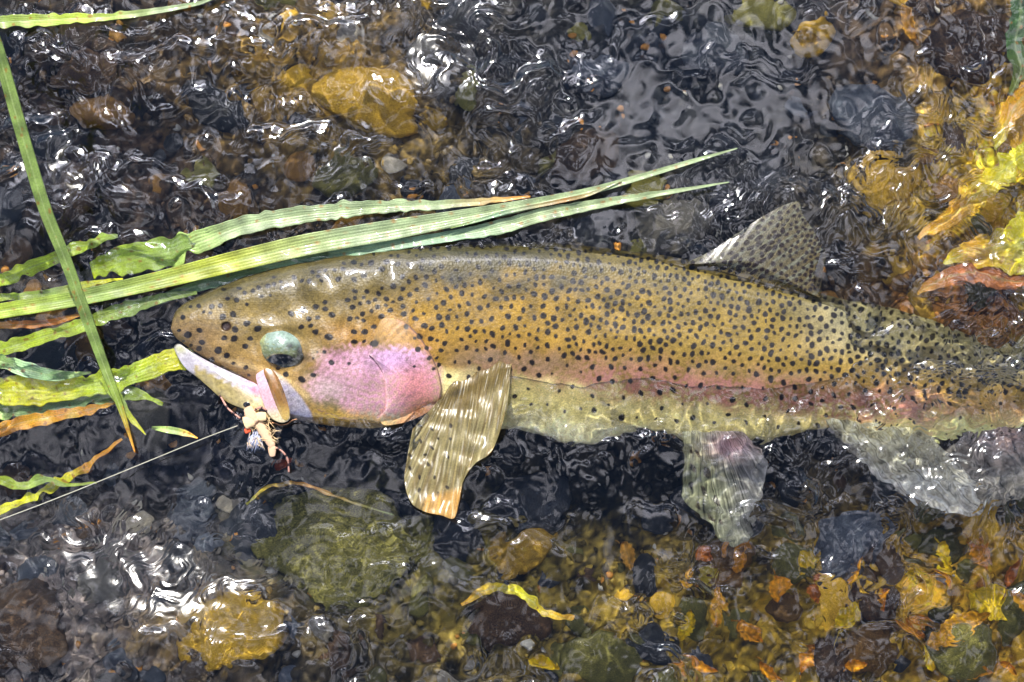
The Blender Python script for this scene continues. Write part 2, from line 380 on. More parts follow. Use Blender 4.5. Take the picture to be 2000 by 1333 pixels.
def skin(px, py, spots=True):
    t = np.clip((py - yT(px)) / (yB(px) - yT(px)), 0, 1)
    lat = np.interp(px, [300, 860, 1000, 1200, 1400, 1600, 1800, 2060], [690, 690, 697, 718, 738, 762, 778, 790])
    bl = py - lat + 5 * nz(px, py, 60, 8)
    n1 = nz(px, py, 70, 5); n2 = nz(px, py, 14, 6); n3 = nz(px, py, 5, 7)
    back = lin(66, 60, 30); gold = lin(134, 104, 32); mid = lin(122, 104, 46); belly = lin(222, 208, 138); pale = lin(250, 244, 206)
    c = np.broadcast_to(back, px.shape + (3,)).copy()
    c = mixc(c, gold, ss(0.06, 0.42, t + .04 * n1))
    c = mixc(c, mid, ss(1000, 1350, px) * .6)
    c = mixc(c, lin(122, 122, 100), .5 * ss(1500, 1650, px) * (1 - ss(.3, .55, t)))  # grey sheen of sky-reflecting water film painted onto the rear back
    stripe = np.exp(-((bl - 24) / 42) ** 2) * ss(850, 960, px)
    c = mixc(c, belly, ss(15, 60, bl)); c = mixc(c, pale, ss(90, 150, bl) * .8)
    c = mixc(c, lin(142, 98, 84), stripe * (.5 + .38 * ss(1080, 1200, px)) * np.clip(1 + .35 * n2 + .3 * n1, .2, 1.2) * (1 - .6 * ss(1750, 1900, px)))
    c = mixc(c, lin(116, 98, 76), np.exp(-((bl - 8) / 22) ** 2) * ss(850, 900, px) * (1 - ss(1080, 1180, px)) * .6)
    # head
    hd = 1 - ss(690, 840, px + 0.3 * (py - 600))
    c = mixc(c, lin(112, 96, 52), hd * .9)
    c = mixc(c, lin(124, 98, 68), (1 - ss(380, 520, px)) * .7 * ss(590, 660, py))
    c = mixc(c, lin(60, 56, 28), (1 - ss(0.05, .35, t)) * .75 * (1 - ss(900, 1100, px)))
    c = mixc(c, lin(150, 118, 60), ss(640, 720, py + .0 * px) * (1 - ss(560, 660, px)) * .8)
    c = mixc(c, lin(156, 112, 44), blob(px, py, 790, 650, 70, 32, 20) * .85)
    c = mixc(c, lin(154, 110, 48), blob(px, py, 680, 655, 60, 28, 10) * .7)
    ck = np.clip(ss(.25, .62, blob(px, py, 735, 742, 150, 82, 8) + .06 * n1 + .03 * n2), 0, 1) * ss(662, 694, py + 3 * n2) * (1 - ss(855, 872, px))
    ck = ck * ss(575, 660, px + .6 * (py - 700))
    c = mixc(c, lin(170, 124, 140), ck * (.84 + .16 * np.clip(n2, -1, 1)))
    c = mixc(c, lin(168, 134, 172), blob(px, py, 775, 700, 60, 28) * ck * .85)
    c = mixc(c, lin(196, 122, 120), blob(px, py, 815, 760, 44, 48) * ck * .9)
    c = mixc(c, lin(166, 152, 144), blob(px, py, 640, 760, 40, 26) * .6)
    low = ss(792, 820, py + .12 * (px - 700) * -1 + 4 * n2) * (px > 560) * (1 - ss(864, 870, px))
    c = mixc(c, lin(184, 140, 62), low * .75)
    c = mixc(c, lin(196, 128, 58), blob(px, py, 815, 805, 44, 20, -35) * .8 * (px < 868))
    c = mixc(c, lin(214, 172, 40), blob(px, py, 650, 815, 34, 14, 10) * .7)
    # pale triangle behind the maxilla
    tri = ss(3, -3, sdf(px, py, [(534, 724), (560, 742), (585, 772), (606, 803), (614, 826), (580, 826), (560, 818)]))
    c = mixc(c, lin(176, 170, 182), tri * .95); c = mixc(c, lin(150, 140, 168), tri * ss(.4, 1.6, nz(px, py, 22, 9, ang=.9)) * .5)
    # lip under the maxilla fold
    c = mixc(c, lin(206, 176, 116), np.exp(-(seg_dist(px, py, [(430, 700), (470, 712), (510, 722), (560, 742), (600, 775)]) / 6) ** 2) * .6)
    # creases
    cr = np.exp(-(seg_dist(px, py, [(722, 692), (740, 712), (752, 740), (757, 775), (754, 800), (738, 816)]) / 2.2) ** 2)
    c = mixc(c, lin(216, 172, 176), cr * .7)
    for a, b in (((690, 700), (800, 696)), ((770, 790), (850, 786)), ((620, 800), (700, 822)), ((640, 735), (735, 770)), ((790, 780), (845, 730)), ((775, 775), (830, 700))):
        m2 = ((a[0] + b[0]) / 2, (a[1] + b[1]) / 2 + 4); c = mixc(c, lin(140, 92, 120), np.exp(-(seg_dist(px, py + 2 * n2, [a, m2, b]) / 1.3) ** 2) * .35)
    c = c * (1 + .10 * n2 + .10 * n3 + .10 * n1)[..., None]
    # nostril
    c = mixc(c, lin(40, 22, 20), ss(1.15, .85, np.hypot((px - 442) / 10, (py - 638) / 9)) * .95)
    # dark round the eye
    c = mixc(c, lin(48, 40, 30), blob(px, py, 592, 700, 26, 15, 30) * .8); c = mixc(c, lin(180, 142, 70), blob(px, py, 606, 712, 14, 8) * .4)
    if spots: c = c * (1 + .7 * ss(1520, 1800, px))[..., None]; c = mixc(c, lin(12, 8, 9), spot_mask(px, py, SPOTS) * .98)  # skin lightened toward the tail to make up for dim underwater light
    return np.clip(c, 0.003, .9)

# ------------------------------------------------------------------ water
REFK, TRN, BEDZ = 1.35, .05, .072
def nonuni(lo, hi, step, far, g=1.12):
    c = np.arange(lo, hi + step / 2, step); a, s = [], step; x = hi
    while x < far: s *= g; x += s; a.append(x)
    b, s, x = [], step, lo
    while x > -far: s *= g; x -= s; b.append(x)
    return np.concatenate([b[::-1], c, a])
FISH_OUT = np.concatenate([TOP[:, :], BOT[::-1]])
xs = nonuni(-0.385, 0.385, 0.00078, 6.0); ys = nonuni(-0.27, 0.275, 0.00078, 6.0)
WX, WY = np.meshgrid(xs, ys)
wpx, wpy = pix(WX, WY)
core = (1 - ss(.40, .75, np.abs(WX))) * (1 - ss(.30, .6, np.abs(WY)))
# distance to the fish on a coarse grid
gx = np.arange(-300, 2320, 20.); gy = np.arange(-200, 1560, 20.); GX, GY = np.meshgrid(gx, gy)
GD = sdf(GX, GY, FISH_OUT)
def coarse(x, y, G):
    u = np.clip((x + 300) / 20, 0, len(gx) - 1.001); v = np.clip((y + 200) / 20, 0, len(gy) - 1.001); i = u.astype(int); j = v.astype(int); fu = u - i; fv = v - j
    return (G[j, i] * (1 - fu) + G[j, i + 1] * fu) * (1 - fv) + (G[j + 1, i] * (1 - fu) + G[j + 1, i + 1] * fu) * fv
fd = coarse(wpx, wpy, GD)
px, py = wpx, wpy
B = lambda *a: blob(px, py, *a)
w1x = px + 26 * nzs(px, py, 150, 21) + 7 * nzs(px, py, 50, 23); w1y = py + 26 * nzs(px, py, 150, 22) + 7 * nzs(px, py, 50, 24)
calm = ss(-10, -60, fd) * (1 - ss(1450, 1650, px))                     # over the emergent flank
head_calm = B(470, 880, 300, 75) + 1.2 * B(1180, 950, 260, 80) + .8 * B(1480, 160, 260, 130) + .7 * B(220, 660, 140, 60)
amp = (.72 + .28 * 0) * np.clip(1 - .85 * calm - .62 * np.clip(head_calm, 0, 1), .1, 1)
def turned(deg, st):
    c_, s_ = math.cos(math.radians(deg)), math.sin(math.radians(deg)); return (w1x * c_ + w1y * s_) / st, -w1x * s_ + w1y * c_
_fa, _fb, _fc = turned(-8, 4.0), turned(34, 4.4), turned(-62, 3.4)
mB = np.clip(ss(950, 1500, px) * ss(760, 1000, py) + .0 * px, 0, 1); mC = np.clip(B(250, 1050, 330, 220) + B(1480, 420, 160, 120) + B(1950, 420, 160, 200), 0, 1) * (1 - mB)
def flow(lam, seed):            # ripples drawn out along the local run of the current
    return nzs(_fa[0], _fa[1], lam, seed) * (1 - mB) * (1 - mC) + nzs(_fb[0], _fb[1], lam, seed) * mB + nzs(_fc[0], _fc[1], lam, seed) * mC
patch = .30 + .85 * ss(-.9, 1.1, nzs(px, py, 330, 78) + .4 * nzs(px, py, 140, 79))
patch = np.maximum(patch, np.clip(1.1 * B(1850, 790, 240, 190) + B(1960, 420, 160, 240) + B(250, 1120, 260, 120), 0, 1))
amp = amp * patch * (1 + .9 * B(1860, 800, 190, 170))
swell = .0016 * nzs(w1x, w1y, 230, 31) + .00060 * flow(100, 32)
mid = flow(50, 33) * .00030 + nzs(w1x, w1y, 48, 34, ang=1.2, an=.5) * .00013 * (1 + B(850, 120, 150, 200))
strong = np.clip(.10 + B(250, 1130, 330, 170) + B(860, 100, 170, 200) + 1.1 * B(1950, 450, 300, 300) + 1.1 * B(1790, 920, 300, 150) + .9 * B(100, 300, 160, 260) + 1.0 * B(1460, 400, 190, 110) + 1.1 * B(1850, 700, 220, 90)
                 + .7 * B(300, 700, 170, 80) + .6 * B(620, 250, 260, 120) + .6 * B(800, 1130, 220, 90) + .7 * B(1750, 300, 260, 110, -30) + .8 * B(1600, 1190, 460, 120, 10) + .4 * B(1100, 180, 120, 160), 0, 1.4)
def rip(lam, seed, ang, an=.35): return nzs(w1x, w1y, lam, seed, ang=ang, an=an)
fine = nzs(w1x, w1y, 22, 35) * .000050 + rip(20, 36, .75) * .00022 * B(330, 1110, 260, 150) + rip(24, 39, 1.2) * .00020 * B(1750, 930, 300, 170) + rip(22, 46, 1.0) * .00011 * B(1850, 420, 260, 260) \
     + rip(24, 37, .15, .3) * .00012 * B(880, 80, 180, 170) + rip(22, 38, 1.45, .3) * .00010 * (B(640, 240, 280, 110) + B(780, 1150, 200, 120)) + rip(20, 47, .35, .3) * .00012 * B(1430, 410, 170, 110) + rip(24, 48, .8) * .00009 * B(1500, 1240, 500, 80, 20)
ring = np.sin(fd / 19 * 2 * np.pi + 1.5 * nzs(px, py, 120, 42)) * np.exp(-np.maximum(fd, 0) / 60) * (fd > 0) * .00007 * (B(1480, 430, 200, 120) + .5 * B(1050, 440, 400, 60) + .8 * B(1350, 900, 500, 120) + B(600, 900, 260, 80))
fold = .0009 * np.exp(-(seg_dist(px, py, [(600, 260), (760, 275), (960, 290), (1130, 270), (1250, 240), (1400, 250)]) / 18) ** 2) \
     + .0009 * np.exp(-(seg_dist(px, py, [(880, 1170), (1000, 1140), (1120, 1180), (1300, 1210), (1480, 1260)]) / 18) ** 2) \
     + .0008 * np.exp(-(seg_dist(px, py, [(1760, 700), (1700, 960), (1900, 1100)]) / 20) ** 2) \
     + .0008 * np.exp(-(seg_dist(px, py, [(1990, 280), (1850, 400), (1740, 470), (1660, 590)]) / 20) ** 2) \
     + .0008 * np.exp(-(seg_dist(px, py, [(420, 930), (560, 960), (700, 1000), (800, 1080)]) / 20) ** 2)
# standing humps in the current: their far slopes catch the sun
hump = .0150 * B(300, 1255, 260, 118, 10) + .0050 * B(900, 1160, 70, 70) + .0060 * B(1790, 985, 170, 70, 30) + .0085 * B(70, 440, 150, 92, -10) + .0060 * B(880, 190, 120, 80) + .0065 * B(1900, 620, 190, 80, 15) + .0045 * B(1430, 450, 90, 60, -30) + .004 * B(1480, 500, 110, 60) * 0 + .004 * B(1950, 330, 120, 120)
step = np.maximum(np.gradient(xs)[None, :], np.gradient(ys)[:, None])
fade = 1 / (1 + (step / .0012) ** 2)
WZ = (swell * np.clip(amp + .1, 0, 1) + hump - .002) * np.exp(-step / .02) + (mid * amp * (.35 + .65 * strong) + fold * amp * .8 + .00042 * nzs(px + .3 * (w1x - px), py + .3 * (w1y - py), 34, 77) * (B(1330, 840, 400, 100) + .6 * B(1780, 900, 200, 100))) * fade
# thin film of water running over the upper back and the top of the head
line = np.interp(px, [330, 400, 470, 560, 650, 760, 900, 1100, 1300, 1450, 1550, 1650], [560, 585, 612, 600, 585, 580, 560, 555, 560, 575, 610, 660]) + 5 * nzs(px, py, 110, 51)
film = ss(14, -6, py - line) * ss(336, 380, px) * (1 - ss(1550, 1640, px)) * ss(40, 10, fd)
film = film * 0
zf = np.where(fd < 6, zfish(px, py), -1)
want = zf + .0016 + .00006 * nzs(px, py, 26, 53, ang=1.35, an=.4) + .00010 * nzs(px, py, 60, 54)
WZ = np.where((want > WZ) & (film > 0), WZ * (1 - film) + want * film, WZ)
WV = np.stack([WX, WY, WZ], -1)
RIP = (flow(120, 44) * .0006 * amp * (1 - .6 * np.clip(head_calm, 0, 1)) + flow(60, 45) * .00024 * amp * (.3 + strong) + flow(30, 49) * .00009 * amp * (.2 + strong) + 1.5 * fine * amp * strong + ring) * fade      # small ripples, carried as a height for the surface relief
RIP = RIP * (1 - .8 * film)

def mat_water():
    m = bpy.data.materials.new("stream_water"); m.use_nodes = True; nt = m.node_tree; n = nt.nodes; l = nt.links; n.clear()
    out = n.new('ShaderNodeOutputMaterial'); mx = n.new('ShaderNodeMixShader')
    r = n.new('ShaderNodeBsdfRefraction'); r.inputs['IOR'].default_value = 1.33; r.inputs['Roughness'].default_value = 0; r.inputs['Color'].default_value = (.97, .98, .94, 1)
    g = n.new('ShaderNodeBsdfGlossy'); g.inputs['Roughness'].default_value = .03
    f = n.new('ShaderNodeFresnel'); f.inputs[0].default_value = 1.33
    rf = n.new('ShaderNodeAttribute'); rf.attribute_name = 'ruffle'; l.new(rf.outputs['Fac'], g.inputs['Roughness'])
    k = n.new('ShaderNodeMath'); k.operation = 'MULTIPLY'; k.inputs[1].default_value = 2.6; k.use_clamp = True
    l.new(f.outputs[0], k.inputs[0])
    ra = n.new('ShaderNodeAttribute'); ra.attribute_name = "ripple_slope"; ge = n.new('ShaderNodeNewGeometry')
    for bs, k_ in ((g, .8), (r, REFK)):                          # fine ripples tilt the normal; the geometry carries the larger waves
        sc_ = n.new('ShaderNodeVectorMath'); sc_.operation = 'SCALE'; sc_.inputs['Scale'].default_value = k_; l.new(ra.outputs['Vector'], sc_.inputs[0])
        ad = n.new('ShaderNodeVectorMath'); ad.operation = 'ADD'; l.new(ge.outputs['Normal'], ad.inputs[0]); l.new(sc_.outputs[0], ad.inputs[1])
        no_ = n.new('ShaderNodeVectorMath'); no_.operation = 'NORMALIZE'; l.new(ad.outputs[0], no_.inputs[0]); l.new(no_.outputs[0], bs.inputs['Normal'])
    t = n.new('ShaderNodeBsdfTransparent'); t.inputs[0].default_value = (.97, .98, .94, 1); m2 = n.new('ShaderNodeMixShader'); m2.inputs[0].default_value = TRN
    l.new(r.outputs[0], m2.inputs[1]); l.new(t.outputs[0], m2.inputs[2])
    l.new(k.outputs[0], mx.inputs[0]); l.new(m2.outputs[0], mx.inputs[1]); l.new(g.outputs[0], mx.inputs[2]); l.new(mx.outputs[0], out.inputs[0])
    return m
M_WATER = mat_water()
mw = mesh("water", WV, gridF(len(ys), len(xs)), M_WATER)
gy_, gx_ = np.gradient(RIP, ys, xs)
sl = np.stack([-gx_, -gy_, 0 * gx_], -1)
ruf = np.clip(.035 + .18 * B(250, 1110, 300, 140, 10) + .09 * B(900, 1100, 60, 80) + .08 * B(60, 520, 80, 60) + .05 * B(480, 1110, 120, 120) * 0 + .09 * B(70, 330, 110, 130) + .10 * B(860, 60, 90, 120) + .08 * B(1880, 560, 120, 60) + .12 * B(1800, 920, 150, 80), 0, .2) * (1 + .25 * nzs(px, py, 80, 57))
at2 = mw.attributes.new("ruffle", 'FLOAT', 'POINT'); at2.data.foreach_set('value', np.clip(ruf, .03, .3).astype(np.float32).ravel())
at_ = mw.attributes.new("ripple_slope", 'FLOAT_VECTOR', 'POINT'); at_.data.foreach_set('vector', sl.astype(np.float32).ravel())
ow = obj("water", mw, kind="structure")
ow.cycles.is_caustics_receiver = False; ow.cycles.is_caustics_caster = True

# ------------------------------------------------------------------ stream bed
def zbed(x, y):
    z = -BEDZ + .034 * ss(1650, 2050, x) * ss(900, 300, y) + .012 * ss(1300, 1900, x) * ss(900, 1250, y) + .022 * blob(x, y, 760, 230, 240, 160) + .020 * ss(500, 0, x) * ss(900, 1250, y) + .014 * ss(600, 100, x) * ss(600, 200, y)
    return z - .022 * blob(x, y, 1000, 960, 700, 110)
xs2 = nonuni(-.46, .46, .0022, 8.0, 1.15); ys2 = nonuni(-.34, .36, .0022, 8.0, 1.15)
BX, BY = np.meshgrid(xs2, ys2); bpx, bpy_ = pix(BX, BY, -.075)
BZ = zbed(np.clip(bpx, -400, 2400), np.clip(bpy_, -300, 1600)) + .0035 * nz(bpx, bpy_, 130, 61) + .0022 * nz(bpx, bpy_, 55, 62) + .0012 * nz(bpx, bpy_, 25, 63)
REG = [   # (cx, cy, rx, ry, colour) patches of colour on the bed: sediment, algae and painted shade
    (200, 250, 320, 260, lin(36, 24, 16)), (500, 380, 300, 130, lin(44, 30, 22)), (620, 180, 200, 110, lin(126, 98, 34)), (760, 330, 240, 90, lin(104, 84, 36)), (1350, 180, 400, 240, lin(22, 26, 34)),
    (1850, 130, 160, 160, lin(104, 78, 56)), (1950, 400, 180, 260, lin(196, 160, 30)), (1900, 600, 160, 80, lin(150, 96, 46)), (1500, 1230, 460, 170, lin(132, 108, 26)), (1880, 1180, 240, 180, lin(160, 124, 26)),
    (950, 1150, 320, 150, lin(106, 90, 34)), (700, 1060, 220, 100, lin(72, 74, 32)), (180, 1180, 280, 170, lin(112, 102, 100)), (420, 1220, 160, 60, lin(110, 86, 24)), (1150, 960, 340, 80, lin(14, 14, 14)), (380, 880, 360, 110, lin(16, 18, 30)), (250, 720, 160, 100, lin(16, 18, 30))]  # darkest patches, below belly and head, paint the trout's shade
def bedcol(x, y):
    c = np.broadcast_to(lin(36, 31, 25), np.shape(x) + (3,)).copy(); n = nz(x, y, 60, 64); n2 = nz(x, y, 22, 65)
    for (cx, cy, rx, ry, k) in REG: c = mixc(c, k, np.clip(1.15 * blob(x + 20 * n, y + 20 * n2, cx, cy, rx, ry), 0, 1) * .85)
    return c
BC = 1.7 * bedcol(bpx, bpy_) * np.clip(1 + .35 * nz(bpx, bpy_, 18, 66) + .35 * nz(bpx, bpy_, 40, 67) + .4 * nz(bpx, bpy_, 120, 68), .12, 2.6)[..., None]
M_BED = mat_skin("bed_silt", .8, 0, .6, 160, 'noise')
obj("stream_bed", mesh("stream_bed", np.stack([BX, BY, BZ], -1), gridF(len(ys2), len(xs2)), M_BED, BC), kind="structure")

def stone_mesh(seed, sub=3):
    import bmesh
    bm = bmesh.new(); bmesh.ops.create_icosphere(bm, subdivisions=sub, radius=1.0)
    V = np.array([v.co[:] for v in bm.verts]); F = np.array([[v.index for v in f.verts] for f in bm.faces]); bm.free()
    r = np.random.default_rng(seed)
    d = np.zeros(len(V))
    for k in range(5):
        a = r.normal(size=3); d += .10 / (1 + k * .4) * np.sin(V @ a * (1.3 + .8 * k) + r.uniform(0, 6))
    for k in range(5):                                     # flats
        a = r.normal(size=3); a /= np.linalg.norm(a); h = r.uniform(.62, .85)
        s = V @ a; V = V - np.maximum(s - h, 0)[:, None] * a * .85
    V = V * (1 + d)[:, None]
    return V, F
STONE = [stone_mesh(100 + i) for i in range(7)]
RM = {
    'dark grey': mat_rock("stone_dark_grey", lin(12, 13, 16), lin(32, 34, 42), lin(70, 72, 78)),
    'blue-grey': mat_rock("stone_blue_grey", lin(28, 32, 44), lin(54, 60, 74), lin(100, 104, 112)),
    'brown': mat_rock("stone_brown", lin(22, 15, 9), lin(58, 40, 24), lin(112, 82, 50)),
    'rusty orange': mat_rock("stone_rusty", lin(50, 32, 12), lin(120, 84, 30), lin(190, 146, 70)),
    'golden yellow': mat_rock("stone_golden", lin(110, 80, 8), lin(196, 150, 24), lin(236, 204, 80)),
    'olive': mat_rock("stone_olive", lin(34, 34, 12), lin(84, 80, 30), lin(138, 132, 66)),
    'pale grey': mat_rock("stone_pale", lin(70, 66, 60), lin(112, 106, 98), lin(160, 154, 144)),
}
SM = {(k, i): mesh("stone", STONE[i][0], STONE[i][1], RM[k]) for k in RM for i in range(len(STONE))}
def put_stone(x, y, r, kind, shape, label, rot, flat=.55, asp=1.25, group=None, lift=0.0, sink=.25):
    rm = r * PXM * 1.05; z = float(zbed(np.float64(x), np.float64(y))) + rm * flat * (1 - 2 * sink) * .5 + lift
    o = obj("river_stone", SM[(kind, shape)], label=label, category="stone")
    if group: o['group'] = group
    o.location = P(x, y, z); o.scale = (rm * asp, rm / asp ** .5, rm * flat); o.rotation_euler = (random.uniform(-.25, .25), random.uniform(-.25, .25), rot)
    return o
NAMED = [
    (745, 215, 78, 'golden yellow', 0, "long golden yellow stone lying in the riffle above the grass blades", -.15, .5, 1.5),
    (585, 165, 34, 'golden yellow', 3, "small bright yellow pebble up-left of the long golden stone", .5, .5, 1.2),
    (680, 350, 55, 'olive', 2, "round yellow-olive stone close above the upper grass blade", .3, .5, 1.2),
    (1140, 320, 60, 'brown', 4, "brown translucent-looking stone beneath the bend of the grass tips", .2, .5, 1.3),
    (1300, 455, 62, 'pale grey', 1, "pale tan stone between the trout's back and its dorsal fin", .1, .4, 1.4),
    (1250, 380, 46, 'olive', 5, "mottled olive stone under the tip of the lowest long grass blade", .8, .5, 1.1),
    (1575, 90, 40, 'golden yellow', 5, "yellow-spotted pebble on the dark bed near the top edge", .8, .5, 1.2),
    (1180, 370, 40, 'dark grey', 3, "dark oval stone just above the crossing grass blades", .2, .5, 1.4),
    (1700, 250, 70, 'blue-grey', 4, "broad blue-grey stone upstream of the dorsal fin tip", -.4, .45, 1.4),
    (1400, 120, 60, 'blue-grey', 0, "blue-grey cobble near the top edge above the grass tips", .4, .45, 1.2),
    (1650, 1055, 64, 'blue-grey', 2, "smooth blue-grey stone below the trout's anal fin", .9, .5, 1.3),
    (1410, 1100, 52, 'rusty orange', 1, "round rusty stone right below the tip of the pelvic fin", .2, .6, 1.0),
    (1870, 1262, 62, 'olive', 6, "big round olive stone ringed by yellow leaves in the lower right corner", .0, .6, 1.05),
    (1520, 1190, 30, 'rusty orange', 3, "small orange stone midway between pelvic fin and bottom edge", .3, .5, 1.2),
    (1690, 1265, 44, 'rusty orange', 5, "reddish brown stone left of the olive stone at the bottom right", .2, .5, 1.3),
    (1180, 1290, 56, 'olive', 4, "pale olive stone near the bottom edge right of the little yellow leaf", -.1, .4, 1.4),
    (1000, 1205, 60, 'brown', 2, "pinkish brown stone under the yellow streak of algae below the pectoral fin", .2, .4, 1.3),
    (650, 1070, 130, 'olive', 3, "large flat olive stone downstream of the fly, below the trout's jaw", .2, .22, 1.3),
    (460, 1225, 80, 'golden yellow', 6, "flat yellow-brown stone among the sparkling ripples at the lower left", .1, .3, 1.5),
    (60, 1230, 90, 'brown', 0, "broad brown stone in the lower left corner", .1, .4, 1.3),
    (175, 560, 40, 'dark grey', 1, "dark pebble between the drowned grass blades left of the trout", .1, .5, 1.3),
    (590, 335, 34, 'rusty orange', 6, "orange-rimmed round pebble left of the yellow-olive stone", .1, .5, 1.0),
    (220, 230, 44, 'rusty orange', 2, "rusty pebble in the dark water right of the leaning stem", .1, .5, 1.4),
    (1890, 90, 80, 'brown', 5, "big brown stone in the upper right corner beside the green weed", .1, .45, 1.2),
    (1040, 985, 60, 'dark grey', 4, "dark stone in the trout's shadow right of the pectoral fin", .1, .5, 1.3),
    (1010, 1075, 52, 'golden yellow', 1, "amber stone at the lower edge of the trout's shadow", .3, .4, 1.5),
]
taken = []
for (x, y, r, kind, sh, lab, rot, fl, asp) in NAMED:
    put_stone(x, y, r, kind, sh, lab, rot, fl, asp, lift=.004); taken.append((x, y, r))
def kinds_at(x, y):
    R = [((200, 280, 330, 260), ['brown', 'dark grey', 'dark grey', 'rusty orange']), ((560, 330, 260, 200), ['brown', 'dark grey', 'olive', 'rusty orange']), ((700, 180, 260, 200), ['olive', 'golden yellow', 'brown', 'pale grey']),
         ((1300, 200, 460, 260), ['dark grey', 'blue-grey', 'dark grey', 'olive', 'dark grey']), ((1900, 150, 200, 190), ['brown', 'brown', 'golden yellow', 'dark grey']), ((1900, 500, 220, 200), ['golden yellow', 'olive', 'rusty orange', 'golden yellow']),
         ((1600, 1200, 560, 220), ['olive', 'olive', 'brown', 'golden yellow', 'olive', 'dark grey']), ((950, 1200, 360, 180), ['olive', 'brown', 'dark grey', 'pale grey']), ((200, 1180, 380, 230), ['pale grey', 'blue-grey', 'brown', 'dark grey']),
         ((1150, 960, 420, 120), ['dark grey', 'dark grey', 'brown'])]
    best = max(R, key=lambda q: float(blob(np.float64(x), np.float64(y), *q[0]))); return random.choice(best[1])
LM = [(745, 215, "the long golden yellow stone"), (585, 165, "the small bright yellow pebble"), (680, 350, "the round yellow-olive stone"), (1140, 320, "the bend of the grass tips"), (1300, 455, "the pale tan stone behind the trout's back"),
      (1575, 90, "the yellow-spotted pebble"), (1700, 250, "the broad blue-grey stone"), (1400, 120, "the blue-grey cobble near the top edge"), (1650, 1055, "the smooth blue-grey stone"), (1410, 1062, "the pelvic fin's tip"), (1870, 1262, "the big round olive stone"),
      (1520, 1190, "the small orange stone"), (1690, 1265, "the reddish brown stone"), (1180, 1290, "the pale olive stone at the bottom edge"), (1000, 1205, "the pinkish brown stone"), (650, 1070, "the large flat olive stone"), (460, 1225, "the flat yellow-brown stone"),
      (60, 1230, "the broad brown corner stone"), (220, 230, "the rusty pebble by the stem"), (1890, 90, "the big brown corner stone"), (1010, 1075, "the amber stone"), (500, 840, "the fly"), (860, 1010, "the pectoral fin's tip"), (1560, 400, "the dorsal fin's tip"),
      (350, 640, "the trout's snout"), (1880, 1000, "the anal fin's tip"), (1440, 290, "the tip of the longest blade"), (40, 240, "the leaning stem's upper half"), (263, 884, "the leaning stem's tip"), (300, 20, "the blade in the top left corner"), (100, 1000, "the zigzag yellow blade"),
      (1230, 900, "the trout's belly"), (1985, 80, "the upright green weed"), (1935, 1180, "the brightest yellow leaf"), (1062, 1296, "the little yellow leaf"), (1000, 60, "the middle of the top edge"), (250, 1120, "the sparkling ripples"), (1150, 1150, "the yellow weed ribbon"), (1950, 480, "the broad yellow drowned leaf"),
      (480, 330, "the orange-rimmed round pebble"), (1300, 1130, "the end of the trout's shadow")]
_used = set()
def pebble_label(x, y, r, kind):
    size = "tiny" if r < 19 else "small" if r < 27 else "mid-sized" if r < 40 else "large"
    size2 = {"tiny": "very small", "small": "smallish", "mid-sized": "medium", "large": "big"}[size]
    for d, lx, ly, nm in sorted((math.hypot(x - a, y - b), a, b, n_) for a, b, n_ in LM)[:5]:
        an = math.degrees(math.atan2(ly - y, x - lx)) % 360
        dr = ["right of", "up and right of", "above", "up and left of", "left of", "down and left of", "below", "down and right of"][int((an + 22.5) // 45) % 8]
        far = "close " if d < 90 else "" if d < 180 else "well "
        for sz in (size, size2):
            t = "%s %s pebble %s%s %s" % (sz, kind, far, dr, nm)
            if t not in _used: _used.add(t); return t
    return "%s %s pebble on the stream bed" % (size, kind)
count = 0; tries = 0
GL = {'dark grey': "dark grey pebble lying on the stream bed", 'blue-grey': "smooth blue-grey pebble lying on the stream bed", 'brown': "brown pebble lying on the stream bed", 'rusty orange': "small rusty orange pebble on the stream bed",
      'golden yellow': "golden yellow algae-stained pebble on the stream bed", 'olive': "olive algae-coated pebble on the stream bed", 'pale grey': "pale grey pebble on the stream bed"}
while count < 262 and tries < 30000:
    tries += 1
    x = random.uniform(-80, 2080); y = random.uniform(-70, 1400); r = random.choice([16, 20, 24, 28, 34, 42, 52]) * random.uniform(.85, 1.15)
    if GD[int((y + 200) // 20), int((x + 300) // 20)] < -40 and 400 < x < 1950: continue
    if any(math.hypot(x - a, y - b) < (r + c) * .82 for a, b, c in taken): continue
    taken.append((x, y, r)); k = kinds_at(x, y)
    put_stone(x, y, r, k, random.randrange(7), pebble_label(x, y, r, k), random.uniform(0, 3.1), random.uniform(.4, .6), random.uniform(1, 1.5), group=k + " pebbles on the stream bed"); count += 1
# gravel between the stones: one mass
def gravel():
    sv, sf = stone_mesh(55, 1); parts, cols = [], []
    N = 9500; x = rng.uniform(-520, 2520, N); y = rng.uniform(-420, 1750, N); r = rng.uniform(3.5, 10, N) * PXM
    z = zbed(x, y) + .002 + .0035 * nz(x, y, 130, 61) + .0022 * nz(x, y, 55, 62)
    p = P(x, y, z); an = rng.uniform(0, 6.28, N); a = rng.uniform(.8, 1.5, N)
    ca, sa = np.cos(an), np.sin(an)
    vx = sv[None, :, 0] * (r * a)[:, None]; vy = sv[None, :, 1] * (r)[:, None]; vz = sv[None, :, 2] * (r * .6)[:, None]
    V = np.stack([vx * ca[:, None] - vy * sa[:, None] + p[:, None, 0], vx * sa[:, None] + vy * ca[:, None] + p[:, None, 1], vz + p[:, None, 2]], -1)
    F = (sf[None] + (np.arange(N) * len(sv))[:, None, None]).reshape(-1, 3)
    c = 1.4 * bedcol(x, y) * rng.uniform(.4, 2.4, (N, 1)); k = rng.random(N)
    c[k < .06] = lin(190, 186, 180) * .8; c[(k > .06) & (k < .11)] = lin(190, 130, 50)
    return V.reshape(-1, 3), F, np.repeat(c, len(sv), 0)
gv, gf, gc = gravel()
